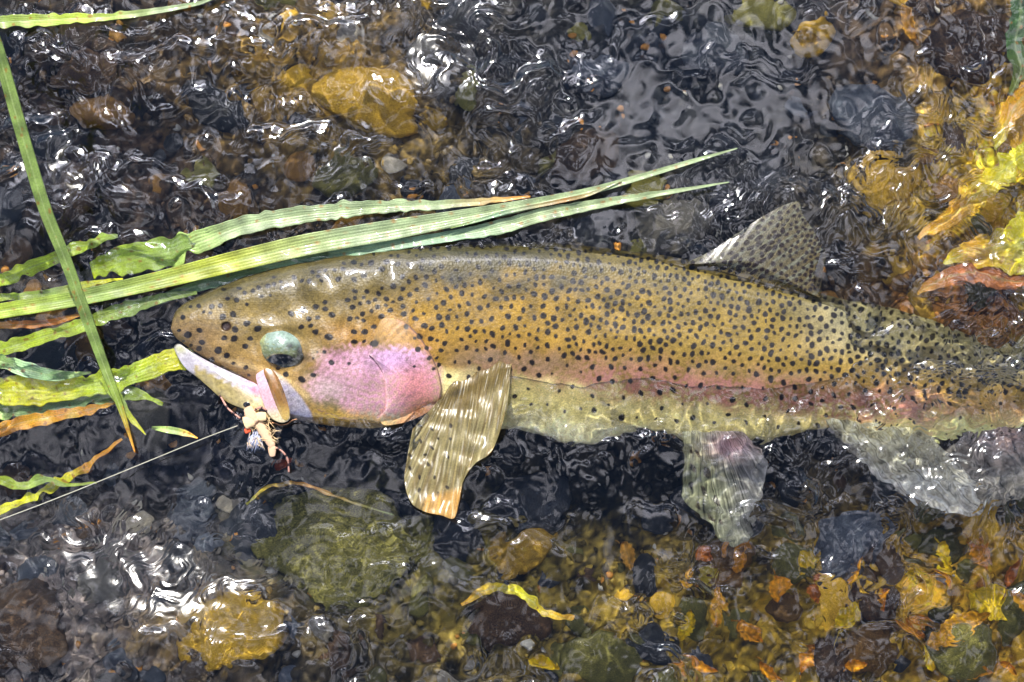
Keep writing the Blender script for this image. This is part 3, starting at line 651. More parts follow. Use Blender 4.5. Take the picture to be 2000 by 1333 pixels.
obj("gravel", mesh("gravel", gv, gf, mat_skin("gravel_grit", .6, .0, .4, 500, 'noise'), gc), kind="stuff", label="fine mixed gravel filling the gaps between the bed stones")

# ------------------------------------------------------------------ the trout
FX0, FX1 = 334, 2060
trout = thing("trout", tuple(P(1000, 680, 0.0)), "large black-spotted rainbow trout with pink cheek held in shallow stream", "fish")
ns = 900; tt = np.linspace(0, 1, ns); stx = FX0 + (FX1 - FX0) * (tt + .02 * 0)
stx = FX0 + (FX1 - FX0) * np.where(tt < .08, (tt / .08) ** 1.6 * .05, .05 + (tt - .08) / .92 * .95)
ku, kl = 250, 40
phu = np.linspace(0, np.pi, ku); phl = np.linspace(np.pi, 2 * np.pi, kl + 2)[1:-1]
uu = np.concatenate([-np.cos(phu) * 1.0, np.cos(phl - np.pi)])
# the upper sheet is sampled more evenly in the picture plane
uu[:ku] = .55 * -np.cos(phu) + .45 * np.linspace(-1, 1, ku)
XX, UU = np.meshgrid(stx, uu, indexing='ij')
t0, b0 = yT(XX), yB(XX); YY = t0 + (UU + 1) / 2 * (b0 - t0)
th = np.interp(XX, _X, _TH); kk, _u = prof(XX, YY); cr = np.interp(XX, _X, _CR) - roll(XX, _u)
up = np.zeros_like(XX, bool); up[:, :ku] = True
ZZ = np.where(up, cr - th + th * kk, cr - th - th * .9 * kk)
relief = .0005 * nz(XX, YY, 70, 71) * kk * (1 - ss(760, 900, XX))
crease = np.exp(-(seg_dist(XX, YY, [(722, 692), (740, 712), (752, 740), (757, 775), (754, 800), (738, 816)]) / 3.0) ** 2) * .0008
sock = np.exp(-(np.hypot((XX - 548) / 44, (YY - 684) / 40) - 1.05) ** 2 / .03) * -.0008
nost = -.002 * ss(1.2, .6, np.hypot((XX - 442) / 10, (YY - 638) / 9))
brow = .0012 * blob(XX, YY, 545, 640, 70, 12, 5)
ZZ = ZZ + np.where(up, relief - crease + sock + nost + brow, 0) * kk
BODYV = P(XX, YY, ZZ)
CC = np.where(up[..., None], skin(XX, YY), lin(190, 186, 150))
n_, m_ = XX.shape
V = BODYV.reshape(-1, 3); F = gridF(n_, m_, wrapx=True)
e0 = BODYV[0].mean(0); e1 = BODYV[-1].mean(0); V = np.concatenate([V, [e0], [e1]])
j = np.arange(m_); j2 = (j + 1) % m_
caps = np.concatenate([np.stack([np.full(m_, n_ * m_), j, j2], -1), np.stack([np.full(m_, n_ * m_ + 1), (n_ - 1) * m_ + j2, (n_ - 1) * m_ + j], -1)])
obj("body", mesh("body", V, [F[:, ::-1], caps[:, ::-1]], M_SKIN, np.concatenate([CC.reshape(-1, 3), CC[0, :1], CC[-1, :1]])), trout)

def zb_at(x, y):
    return zfish(np.asarray(x, float), np.asarray(y, float))
def plate(name, outline, lift, mat, colfn, rise=.0, na=180, nr=40, center=None, smoothn=True, depth=.003, zfn=None, parent=None, edge_pow=4, crease=None):
    O = spline(outline, na, True); c = np.array(center if center else O.mean(0))
    r = np.concatenate([np.linspace(0, 1, nr) ** .9, [1.0]])
    X = c[0] + (O[None, :, 0] - c[0]) * r[:, None]; Y = c[1] + (O[None, :, 1] - c[1]) * r[:, None]
    zf_ = zfn if zfn else zb_at
    rr = r[:, None] * np.ones((1, na))
    Z = zf_(X, Y) + lift * (1 - .35 * rr ** edge_pow) + rise * (1 - rr ** 2)
    if crease is not None: Z = Z + crease(X, Y)
    Z[-1] = zf_(X[-1], Y[-1]) - depth
    V = P(X, Y, Z); F = gridF(nr + 1, na, wrapx=True)
    return obj(name, mesh(name, V.reshape(-1, 3), F, mat, colfn(X, Y)), parent if parent else trout)

def zgill(x, y):          # flank height, kept from falling away past the outline
    xx = np.clip(x, 340, 900); y0 = yT(xx) + 6; y1 = yB(xx) - 14
    return zfish(xx, np.clip(y, y0, y1))
def gillcol(x, y):
    c = skin(x, y, False)
    d = -sdf(x, y, GILL)
    rim = ss(9, 2, d) * (x > 775)
    c = mixc(c, lin(176, 118, 90), rim * .4); c = mixc(c, lin(52, 34, 34), ss(3.0, .5, d) * (x > 790) * (y < 800) * .7)
    return mixc(c, lin(12, 8, 9), spot_mask(x, y, SPOTS) * .97)
plate("gill_cover", GILL, .0022, M_GILL, gillcol, rise=.0022, na=260, nr=90, center=(795, 745), zfn=zgill, crease=lambda x, y: .00004 * nz(x, y, 16, 73, ang=.8))

# lower jaw
JAW = [(342, 686), (343, 676), (352, 673), (368, 684), (390, 697), (420, 713), (450, 727), (480, 741), (502, 752), (515, 775), (530, 800), (548, 818), (540, 823), (522, 815), (500, 808), (475, 799), (450, 789), (428, 775), (408, 757), (385, 737), (360, 717)]
def zjaw(x, y): return np.interp(x, [340, 400, 480, 560], [.0005, .002, .005, .006]) + 0 * y
def jawcol(x, y):
    c = np.broadcast_to(lin(168, 162, 168), x.shape + (3,)).copy()
    top = seg_dist(x, y, [(342, 676), (390, 697), (450, 727), (502, 752)])
    c = mixc(c, lin(150, 134, 78), ss(13, 26, top + 3 * nz(x, y, 16, 81)) * (x > 380)); c = mixc(c, lin(212, 168, 190), blob(x, y, 500, 758, 30, 18, 30) * .9)
    c = mixc(c, lin(150, 150, 100), blob(x, y, 352, 682, 14, 10) * .8); c = mixc(c, lin(216, 200, 150), blob(x, y, 500, 790, 40, 14, 30) * .7)
    c = mixc(c, lin(196, 96, 120), blob(x, y, 494, 762, 14, 5, 25) * .8)
    return c * (1 + .10 * nz(x, y, 12, 82) + .08 * nz(x, y, 30, 83))[..., None]
plate("lower_jaw", JAW, .002, M_JAW, jawcol, rise=.0025, na=200, nr=30, center=(450, 748), zfn=zjaw, depth=.01)
# maxilla (the tongue-shaped upper jaw bone) with its pale inner fold
FOLD = [(500, 738), (507, 727), (520, 722), (536, 735), (548, 770), (562, 800), (566, 818), (553, 826), (536, 821), (522, 805), (512, 780)]
def zmx(x, y): return np.interp(y, [715, 760, 826], [.0115, .0115, .0085]) + 0 * x
def foldcol(x, y): return mixc(np.broadcast_to(lin(196, 160, 168), x.shape + (3,)), lin(206, 190, 150), ss(790, 815, y)) * (1 + .08 * nz(x, y, 8, 84))[..., None]
plate("jaw_fold", FOLD, .001, M_JAW, foldcol, rise=.0006, na=120, nr=24, zfn=zmx, depth=.007)
MAX = [(515, 722), (530, 722), (541, 734), (552, 758), (561, 784), (566, 806), (562, 821), (552, 818), (541, 800), (531, 776), (522, 750)]
def maxcol(x, y):
    c = mixc(np.broadcast_to(lin(124, 88, 36), x.shape + (3,)), lin(140, 92, 34), ss(0, 1.2, nz(x, y, 26, 85, ang=.3, an=.3)) * .6)
    c = mixc(c, lin(206, 176, 96), ss(780, 815, y) * .7); return mixc(c, lin(40, 26, 18), np.clip(blob(x, y, 522, 745, 3, 5) + .7 * blob(x, y, 553, 765, 3, 7) + .3 * ss(.8, 2, nz(x, y, 9, 86)), 0, 1))
plate("maxilla", MAX, .0016, M_JAW, maxcol, rise=.0012, na=140, nr=34, zfn=zmx, depth=.004)
# eye
EYE = [(548 + 42 * math.cos(a) + (4 if math.sin(a) > 0 else 0), 682 + 36 * math.sin(a) + 4 * math.cos(a)) for a in np.linspace(0, 2 * math.pi, 24, endpoint=False)]
def eyecol(x, y):
    n = nz(x, y, 9, 91); n2 = nz(x, y, 30, 92)
    c = np.broadcast_to(lin(124, 142, 126), x.shape + (3,)).copy()
    c = mixc(c, lin(146, 146, 78), ss(528, 508, x + 3 * n) * .8)
    c = mixc(c, lin(88, 92, 50), ss(670, 690, y + 4 * n) * .85)
    c = mixc(c, lin(40, 36, 24), ss(690, 704, y + .12 * (x - 548) + 2 * n) * .9)
    c = mixc(c, lin(44, 38, 34), blob(x, y, 567, 676, 8, 6) * .9); c = mixc(c, lin(38, 32, 30), blob(x, y, 586, 686, 10, 13) * .95)
    d = seg_dist(x, y, [(522, 700), (535, 694), (550, 693), (566, 699)])
    c = mixc(c, lin(176, 150, 92), np.exp(-(d / 1.8) ** 2) * .9)
    c = mixc(c, lin(10, 9, 9), ss(1.1, .85, np.hypot((x - 548) / 26, (y - 702) / 11)))
    return c * (1 + .07 * n + .06 * n2)[..., None]
plate("eye", EYE, .001, M_EYE, eyecol, rise=.0040, na=140, nr=60, center=(548, 683), depth=.001, edge_pow=2)

# fins: lofts between a base curve and a tip curve
def fin(name, base, tip, nu, nv, zfn, rays, amp, colfn, parent=trout, thick=.0008, lateral=None, mat=None):
    Bc = spline(base, nu); Tc = spline(tip, nu); v = np.linspace(0, 1, nv)[:, None, None]
    XY = Bc[None] * (1 - v) + Tc[None] * v
    if lateral is not None: XY = XY + lateral(v)
    X, Y = XY[..., 0], XY[..., 1]; u = np.linspace(0, 1, nu)[None, :] * np.ones((nv, 1)); vv = v[..., 0] * np.ones((1, nu))
    edge = 1 + .012 * np.sin(u * rays * 2 * np.pi) * vv
    Z = zfn(X, Y, u, vv) + amp * np.sin(u * rays * 2 * np.pi) * (.25 + .75 * vv)
    V, F = slab(P(X, Y, Z), thick)
    rl = nz(u * 420, vv * 16, 9, 160) ; c = colfn(X, Y, u, vv) * (1 + (.22 * rl + .25 * np.clip(rl - .7, 0, 2) - .30 * np.clip(-rl - .6, 0, 1)) * {'dorsal_fin': .3, 'pectoral_fin': .55}.get(name, 1))[..., None] * (1 - .22 * np.cos(u * rays * 2 * np.pi) * vv)[..., None]
    return obj(name, mesh(name, V, F, mat or M_FIN, np.concatenate([c.reshape(-1, 3)] * 2)), parent)
# dorsal
DS = []
rd = random.Random(3)
for _ in range(9000):
    x = rd.uniform(1350, 1610); y = rd.uniform(395, 585)
    if not inside(np.float64(x), np.float64(y), [(1350, 514), (1430, 462), (1500, 418), (1558, 396), (1575, 440), (1608, 480), (1600, 574), (1480, 540)]): continue
    d = 13.5 - 5 * float(ss(1500, 1600, np.float64(x)))
    if any(math.hypot((x - a[0]) * 0.80 + (y - a[1]) * -.60, ((x - a[0]) * .60 + (y - a[1]) * .80) * 1.5) < d * 1.05 for a in DS): continue
    L = rd.uniform(1.0, 2.2) if 1420 < x < 1520 and y > 460 else rd.uniform(.9, 1.3)
    r0 = 4.6 if x < 1530 else 3.6; DS.append((x, y, r0 * L, r0 * .92, -.62 + rd.gauss(0, .22)))
def dcol(x, y, u, v):
    c = mixc(np.broadcast_to(lin(104, 98, 74), x.shape + (3,)), lin(92, 78, 42), ss(.35, .9, u) * .8)
    c = mixc(c, lin(130, 140, 128), np.clip(nz(x, y, 20, 95, ang=.95, an=.25), 0, 1) * .35); c = mixc(c, lin(150, 126, 64), ss(.12, 0, v) * .7)
    return mixc(c, lin(30, 18, 20), spot_mask(x, y, DS, 1.3) * .96)
fin("dorsal_fin", [(1345, 517), (1400, 528), (1460, 545), (1530, 565), (1602, 583)], [(1345, 512), (1392, 488), (1440, 456), (1500, 417), (1556, 394), (1568, 420), (1596, 462), (1612, 500), (1604, 545), (1604, 580)], 260, 110,
    lambda x, y, u, v: .0035 - .003 * v + (zfish(x, np.clip(y, yT(x) + 10, 9999)) - .003) * (1 - ss(0, .2, v)) - .006 * ss(.55, 1, u) * v, 17, .00005, dcol, mat=M_FIN_THIN, thick=.0004)
# pectoral
PS = []
for _ in range(160):
    x = rd.uniform(795, 885); y = rd.uniform(830, 1000)
    if any(math.hypot(x - a[0], y - a[1]) < 19 for a in PS) or x > 850 and rd.random() < .8: continue
    PS.append((x, y, rd.uniform(3.5, 6), rd.uniform(2.2, 3.5), 1.2 + rd.gauss(0, .3)))
def pcol(x, y, u, v):
    c = mixc(np.broadcast_to(lin(126, 108, 60), x.shape + (3,)), lin(150, 138, 92), ss(.15, .5, v))
    tan = np.maximum(ss(958, 975, y + .25 * (x - 850)), ss(.86, .93, u) * ss(868, 890, y)) * (1 - ss(.08, .0, u) * .6)
    tan = tan * ss(815, 835, x)
    c = mixc(c, lin(206, 160, 84), tan * .95)
    c = mixc(c, lin(112, 90, 44), np.clip(nz(u * 200, v * 18, 12, 97), 0, 1) * .55 * (1 - .4 * tan))
    c = mixc(c, lin(222, 214, 190), np.clip(nz(u * 300, v * 22, 9, 98) - 1.0, 0, 1) * .5)  # pale streaks along the rays are painted wet highlights
    return mixc(c, lin(36, 28, 24), spot_mask(x, y, PS, 2) * .9 * (1 - tan * .8))
def zpec(x, y, u, v):
    return (zfish(np.clip(x, 870, 2000), np.clip(y, 500, 800)) - .0008 + .0035 * ss(0, .12, v)) * (1 - ss(.0, .38, v)) + .0012 * ss(.0, .4, v) + .004 * ss(.75, 1, u) * ss(.3, .7, v) - .003 * ss(.35, 0, u) * ss(.3, .6, v) + .0022 * ss(.85, 1, v) + .0006 * nz(x, y, 50, 99)
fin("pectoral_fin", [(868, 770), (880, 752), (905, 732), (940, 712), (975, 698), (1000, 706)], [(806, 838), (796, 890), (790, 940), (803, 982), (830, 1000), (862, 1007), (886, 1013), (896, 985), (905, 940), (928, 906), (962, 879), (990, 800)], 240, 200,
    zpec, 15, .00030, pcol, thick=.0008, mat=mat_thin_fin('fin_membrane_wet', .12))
# pelvic
VS = [(1362, 885, 9, 4, 1.3), (1352, 915, 10, 5, 1.4), (1380, 925, 12, 5, 1.2), (1348, 950, 8, 4, 1.5), (1372, 960, 11, 4, 1.2), (1362, 990, 8, 4, 1.0), (1398, 980, 12, 4, 1.1), (1388, 1010, 9, 4, 1.0), (1350, 880, 6, 3, 1.4), (1410, 1020, 8, 4, 1.2)]
def vcol(x, y, u, v):
    c = mixc(np.broadcast_to(lin(196, 198, 160), x.shape + (3,)), lin(168, 166, 160), ss(.35, .7, u)); c = mixc(c, lin(220, 176, 192), blob(x, y, 1425, 872, 55, 30) * .9); c = mixc(c, lin(150, 150, 160), blob(x, y, 1470, 920, 34, 50) * .6)
    return mixc(c, lin(70, 52, 48), spot_mask(x, y, VS, 3) * .85)
fin("pelvic_fin", [(1332, 842), (1370, 846), (1410, 842), (1446, 844)], [(1332, 900), (1332, 960), (1345, 990), (1385, 1022), (1412, 1062), (1450, 1060), (1470, 1012), (1488, 960), (1494, 900), (1476, 868)], 160, 120,
    lambda x, y, u, v: -.014 - .012 * v + .0015 * nz(x, y, 60, 101), 10, .0003, vcol, thick=.0005, mat=M_FIN_THIN)
# anal
def acol(x, y, u, v):
    c = mixc(np.broadcast_to(lin(226, 220, 180), x.shape + (3,)), lin(236, 232, 226), v); return c * (1 + .2 * nz(x, y, 12, 103))[..., None]
fin("anal_fin", [(1600, 815), (1680, 828), (1760, 838), (1800, 836)], [(1640, 868), (1700, 930), (1790, 985), (1880, 1010), (1905, 985), (1880, 920), (1830, 870)], 140, 90,
    lambda x, y, u, v: -.019 - .012 * v + .001 * nz(x, y, 50, 104), 11, .0003, acol, thick=.0005, mat=M_FIN_THIN)
# tail
TS = []
for _ in range(2500):
    x = rd.uniform(1880, 2180); y = rd.uniform(560, 1000)
    if any(math.hypot(x - a[0], y - a[1]) < 17 for a in TS): continue
    TS.append((x, y, rd.uniform(4, 8), rd.uniform(3, 4.5), rd.uniform(-.3, .5)))
def tcol(x, y, u, v):
    c = mixc(np.broadcast_to(lin(150, 140, 90), x.shape + (3,)), lin(186, 180, 172), ss(.3, .8, 1 - u)); c = mixc(c, lin(196, 150, 150), blob(x, y, 1960, 860, 70, 40) * .6)
    c = c * (1 + .2 * nz(x, y, 16, 105))[..., None]; return mixc(c, lin(52, 44, 44), spot_mask(x, y, TS, 2) * .8 * (.3 + .7 * ss(.2, .6, u)))
fin("tail_fin", [(1890, 850), (1930, 800), (1960, 750), (1960, 700)], [(1800, 905), (1860, 975), (1935, 985), (2030, 960), (2110, 900), (2120, 820), (2110, 740), (2150, 660), (2190, 600), (2120, 575), (2020, 610)], 220, 120,
    lambda x, y, u, v: -.030 - .010 * v + .0015 * nz(x, y, 70, 106), 20, .0004, tcol, thick=.0006, mat=M_FIN_THIN)

# ------------------------------------------------------------------ grass blades
G_PALE, G_MID, G_BRIGHT, G_BLUE, G_YEL, G_ORG = lin(158, 176, 128), lin(140, 164, 84), lin(176, 196, 46), lin(136, 170, 132), lin(232, 226, 40), lin(230, 156, 50)
def blade(name, label, pts, widths, zs, cols, group=None, cat="grass blade", nseg=260, fold=.18, wig=0.0, seed=0, thick=.00045, stripe=.13, twist=0.0, mat=None):
    pts = [tuple(map(float, p_)) for p_ in pts]; widths = list(widths); zs = list(zs)      # blades that leave the frame go on beyond it
    if pts[0][0] < -25 or pts[0][0] > 2035: d_ = np.subtract(pts[0], pts[1]); pts.insert(0, tuple(np.add(pts[0], d_ / np.hypot(*d_) * 300))); widths.insert(0, widths[0]); zs.insert(0, zs[0]); cols = [cols[0]] + list(cols)
    if pts[-1][0] < -25: d_ = np.subtract(pts[-1], pts[-2]); pts.append(tuple(np.add(pts[-1], d_ / np.hypot(*d_) * 300))); widths.append(widths[-1]); zs.append(zs[-1]); cols = list(cols) + [cols[-1]]
    n = nseg; C = spline(pts, n); s = np.linspace(0, 1, n); k = np.linspace(0, 1, len(widths)); W = np.interp(s, k, widths); Z = np.interp(s, np.linspace(0, 1, len(zs)), zs)
    T = np.gradient(C, axis=0); T /= np.linalg.norm(T, axis=1, keepdims=True); N = np.stack([-T[:, 1], T[:, 0]], -1)
    L = np.concatenate([[0], np.cumsum(np.hypot(*np.diff(C, axis=0).T))])
    q = np.linspace(-1, 1, 25)
    gm = .35 + .9 * ss(-.6, 1.0, nz(L, L * 0 + 50, 150, 170 + seed)); el = 1 + wig * gm * (nz(L * 1.0, L * 0 + 9, 30, 110 + seed) + .8 * nz(L, L * 0 + 30, 75, 111 + seed)); er = 1 + wig * gm * (nz(L * 1.0, L * 0 + 400, 38, 120 + seed) + .8 * nz(L, L * 0 + 430, 90, 121 + seed))
    hw = W[:, None] / 2 * np.where(q[None] < 0, el[:, None], er[:, None])
    XY = C[:, None] + N[:, None] * (q[None] * hw)[..., None]
    zz = Z[:, None] + PXM * hw * fold * (np.abs(q[None]) - .5) + PXM * W[:, None] * .012 * np.sin(q[None] * 22) + PXM * W[:, None] * twist * q[None] * np.sin(s * 9 + seed)[:, None] + .0003 * nz(XY[..., 0], XY[..., 1], 60, 130)
    cols = np.asarray(cols, float) * (1.45 if 7 <= seed <= 18 else 1.0); ks = np.linspace(0, 1, len(cols))
    c = np.stack([np.interp(s, ks, cols[:, i]) for i in range(3)], -1)[:, None] * np.ones((1, 25, 1))
    st = np.sin(q * 23 + .6 * seed)[None] * stripe * .25 + stripe * nz(L[:, None] * .06 + 0 * q[None], q[None] * 30 + 0 * L[:, None], 9, 140 + seed)
    mid = np.exp(-(q / .12) ** 2)[None] * np.ones((n, 1))
    c = c * (1 + .6 * st + .12 * nz(XY[..., 0], XY[..., 1], 50, 141))[..., None]; c = mixc(c, lin(196, 214, 150), mid * .35)
    br = ss(1.5, 2.3, nz(XY[..., 0], XY[..., 1], 18, 142 + seed)); c = mixc(c, lin(168, 110, 40), br * .7)
    V, F = slab(P(XY[..., 0], XY[..., 1], zz), thick)
    o = obj(name, mesh(name, V, F, mat or M_LEAF, np.concatenate([c.reshape(-1, 3)] * 2)), label=label, category=cat)
    if group: o['group'] = group
    return o
mm = .001
blade("sedge_leaf", "thin green grass blade floating across the top left corner", [(-70, 46), (0, 44), (110, 38), (200, 34), (300, 22), (380, 8), (450, -14)], [22, 22, 24, 16, 12, 8, 3], [1.6 * mm, 1.6 * mm, 1.8 * mm], [G_MID, G_BRIGHT, G_PALE, G_PALE], wig=.12, seed=1)
blade("sedge_leaf", "uppermost long pale grass blade, rusty at its torn tip and frilly where drowned", [(1036, 384), (960, 392), (860, 400), (760, 404), (660, 412), (560, 424), (470, 442), (400, 468), (330, 492), (250, 508), (180, 530)],
      [3, 12, 18, 24, 30, 34, 34, 42, 60, 60, 30], [3 * mm, 3 * mm, 2.5 * mm, 2 * mm, 1 * mm, -4 * mm, -10 * mm], [G_ORG, G_PALE, G_PALE, G_PALE, lin(170, 200, 90), 1.5 * G_BRIGHT], wig=.13, seed=2)
blade("sedge_leaf", "longest and widest pale grass blade, running from the left edge past the trout's back", [(1440, 290), (1350, 316), (1250, 346), (1150, 374), (1040, 398), (900, 425), (760, 450), (600, 478), (450, 513), (300, 550), (150, 583), (0, 608), (-80, 622)],
      [2, 9, 12, 14, 20, 30, 40, 42, 40, 34, 30, 30, 30], [3.5 * mm, 3.5 * mm, 3.8 * mm, 3.5 * mm, 3 * mm, 2.2 * mm, 1.5 * mm, 1.5 * mm], [G_PALE, G_PALE, G_PALE, G_PALE, G_PALE, lin(176, 184, 60), G_MID, G_BRIGHT], seed=3)
blade("sedge_leaf", "lower long blade beside the trout's back with a bare pointed tip over the riffle", [(1424, 356), (1340, 370), (1240, 386), (1150, 402), (1060, 420), (980, 442), (900, 458), (800, 474), (700, 488), (600, 503), (500, 528), (400, 556), (300, 590), (230, 608)],
      [2, 7, 14, 20, 26, 28, 22, 20, 24, 26, 22, 22, 18, 6], [3 * mm, 3 * mm, 2.5 * mm, .5 * mm, 0, -2 * mm, -6 * mm, -8 * mm], [G_PALE, G_PALE, G_PALE, G_BLUE, G_BLUE, G_BLUE, G_MID], seed=4, wig=.06)
blade("sedge_leaf", "narrow brown-tipped blade crossing over the longest blade near the grass tips", [(1215, 352), (1150, 380), (1080, 396), (1000, 412), (930, 432), (880, 446)], [2, 7, 8, 8, 6, 2], [5 * mm, 5 * mm, 4.6 * mm], [G_PALE, lin(160, 120, 60), G_BLUE, G_MID], seed=5)
blade("sedge_stalk", "thick green stem leaning in from the upper left edge, its tip yellow and pointed", [(-30, 20), (2, 120), (36, 240), (84, 400), (128, 510), (168, 620), (205, 720), (236, 800), (263, 884)],
      [22, 23, 24, 24, 22, 21, 18, 11, 1.5], [.10, .085, .07, .048, .033, .017, .003, .0016, .0016], [G_MID, G_MID, G_MID, G_MID, G_MID, G_MID, lin(140, 160, 60), G_ORG], cat="grass stem", seed=6, fold=.5, thick=.003, stripe=.08)
blade("sedge_leaf", "bright drowned blade entering from the left edge, uppermost below the frilly blade", [(-60, 560), (0, 548), (60, 524), (120, 500), (190, 470), (230, 462)], [26, 28, 28, 22, 18, 6], [-5 * mm, -4 * mm, -3 * mm], [G_BRIGHT, G_BRIGHT, G_MID], seed=7, wig=.15)
blade("sedge_leaf", "slender drowned blade just above the widest blade at the left edge", [(-60, 590), (0, 582), (80, 575), (160, 558), (240, 545)], [12, 14, 14, 14, 4], [-3 * mm, -2 * mm, -2 * mm], [G_BRIGHT, G_MID, G_YEL], seed=8, wig=.1)
blade("sedge_leaf", "drowned green blade rising from the left edge toward the trout's snout", [(-60, 704), (0, 686), (70, 664), (150, 640), (240, 608), (320, 582), (385, 572)], [24, 26, 26, 26, 26, 20, 6], [-9 * mm, -7 * mm, -5 * mm, -4 * mm], [G_BRIGHT, G_BRIGHT, G_MID, G_MID], seed=9, wig=.15)
blade("sedge_leaf", "orange-brown withered blade between green ones at the left edge", [(-60, 642), (0, 636), (70, 634), (120, 626), (170, 612)], [14, 15, 14, 12, 3], [-6 * mm, -6 * mm, -6 * mm], [G_ORG, lin(190, 110, 40), G_ORG], seed=10, wig=.1)
blade("sedge_leaf", "broad drowned yellow-green blade reaching the trout's lower jaw", [(-70, 770), (0, 765), (100, 762), (180, 752), (250, 736), (310, 714), (365, 700), (392, 712)], [60, 60, 56, 44, 40, 44, 36, 8], [-10 * mm, -9 * mm, -7 * mm, -7 * mm, -6 * mm], [G_BRIGHT, G_YEL, G_BRIGHT, G_BRIGHT, G_YEL, G_YEL], seed=11, wig=.12)
blade("sedge_leaf", "dull green pointed blade lying above the broad drowned blade", [(-60, 700), (0, 706), (50, 722), (110, 734), (178, 728)], [26, 26, 30, 22, 3], [-3 * mm, -2 * mm, -2 * mm], [G_MID, G_BLUE, G_MID], seed=12, wig=.1)
blade("sedge_leaf", "dark green drowned blade under the lower edge of the broad blade", [(-60, 800), (20, 800), (110, 792), (200, 778), (260, 770), (320, 790)], [30, 34, 30, 26, 26, 5], [-16 * mm, -14 * mm, -12 * mm], [G_MID, G_BLUE, G_MID, G_BRIGHT], seed=13, wig=.15)
blade("sedge_leaf", "wavy orange dead blade below the broad green blade at the left edge", [(-60, 850), (0, 840), (60, 824), (120, 812), (180, 800), (230, 786)], [26, 30, 26, 22, 16, 4], [-12 * mm, -11 * mm, -10 * mm], [G_ORG, lin(216, 150, 30), G_ORG, lin(190, 150, 60)], seed=14, wig=.25)
blade("sedge_leaf", "zigzag yellow-orange dead blade rising toward the tip of the leaning stem", [(-60, 1008), (0, 998), (50, 982), (100, 956), (150, 926), (190, 900), (240, 858)], [12, 14, 18, 20, 14, 10, 4], [-22 * mm, -20 * mm, -14 * mm], [G_YEL, G_YEL, G_YEL, G_ORG, G_ORG], seed=15, wig=.25)
blade("sedge_leaf", "short green blade at the left edge crossing the zigzag yellow blade", [(-60, 936), (0, 940), (50, 950), (90, 938), (130, 948), (190, 944)], [14, 16, 18, 14, 8, 3], [-16 * mm, -14 * mm, -12 * mm], [G_BRIGHT, G_MID, G_BRIGHT], seed=16, wig=.2)
blade("sedge_leaf", "tiny green leaf fragment above the fishing line", [(296, 836), (330, 840), (360, 846), (386, 856)], [6, 14, 12, 2], [-2 * mm, -1 * mm], [G_MID, G_MID, G_ORG], seed=17, wig=.1, nseg=80)
blade("sedge_leaf", "green strip standing for the grass reflection below the crossing of stem and broad blade", [(200, 735), (228, 775), (252, 810), (285, 850)], [16, 20, 14, 2], [-4 * mm, -5 * mm], [G_BRIGHT, G_MID, G_YEL], seed=18, wig=.2, nseg=80)  # blade-shaped strip models the reflection of the grass cluster
blade("water_weed", "upright dark green weed at the top of the right edge", [(1985, -40), (1990, 30), (1980, 90), (1990, 140), (1970, 190)], [30, 40, 36, 30, 8], [-14 * mm, -14 * mm], [lin(60, 96, 50), lin(70, 110, 56), lin(120, 130, 40)], cat="water weed", seed=19, wig=.2)
YG, YO = lin(232, 222, 24), lin(240, 180, 34)
blade("water_weed", "bright yellow-green drowned leaf sloping down from the right edge", [(2080, 270), (1990, 310), (1920, 370), (1850, 430), (1790, 470)], [50, 56, 50, 36, 6], [-14 * mm, -15 * mm, -18 * mm], [YG, YG, YO, YO], cat="water weed", seed=20, wig=.2)
blade("water_weed", "broad yellow drowned leaf at the right edge level with the dorsal fin", [(2090, 440), (2020, 470), (1950, 490), (1880, 500), (1840, 520)], [70, 100, 80, 40, 5], [-14 * mm, -15 * mm, -18 * mm], [YG, YG, YO, YG], cat="water weed", seed=21, wig=.15)
blade("water_weed", "orange-yellow drowned leaf hugging the right edge below the green weed", [(2060, 130), (1990, 200), (1960, 250), (1940, 300)], [40, 50, 36, 6], [-16 * mm, -18 * mm], [YO, YO, G_YEL], cat="water weed", seed=22, wig=.25)
blade("water_weed", "orange-brown drowned leaf behind the dorsal fin", [(2040, 556), (1960, 548), (1890, 538), (1820, 560), (1790, 580)], [30, 44, 40, 26, 4], [-16 * mm, -18 * mm], [lin(200, 120, 50), lin(190, 110, 50), YO], cat="water weed", seed=23, wig=.2)
blade("water_weed", "yellow ribbon of weed lying over the brown stone below the pectoral fin", [(900, 1180), (960, 1152), (1020, 1160), (1060, 1195), (1120, 1208)], [8, 22, 16, 22, 3], [-26 * mm, -24 * mm], [YO, G_YEL, YO], cat="water weed", seed=24, wig=.25)
blade("water_weed", "yellow-green weed strand at the edge of the large flat olive stone", [(480, 990), (530, 955), (600, 950), (680, 980), (770, 1008)], [4, 9, 6, 5, 2], [-30 * mm, -30 * mm], [.6 * G_YEL, .6 * G_ORG, .6 * G_MID], cat="water weed", seed=25, wig=.2)

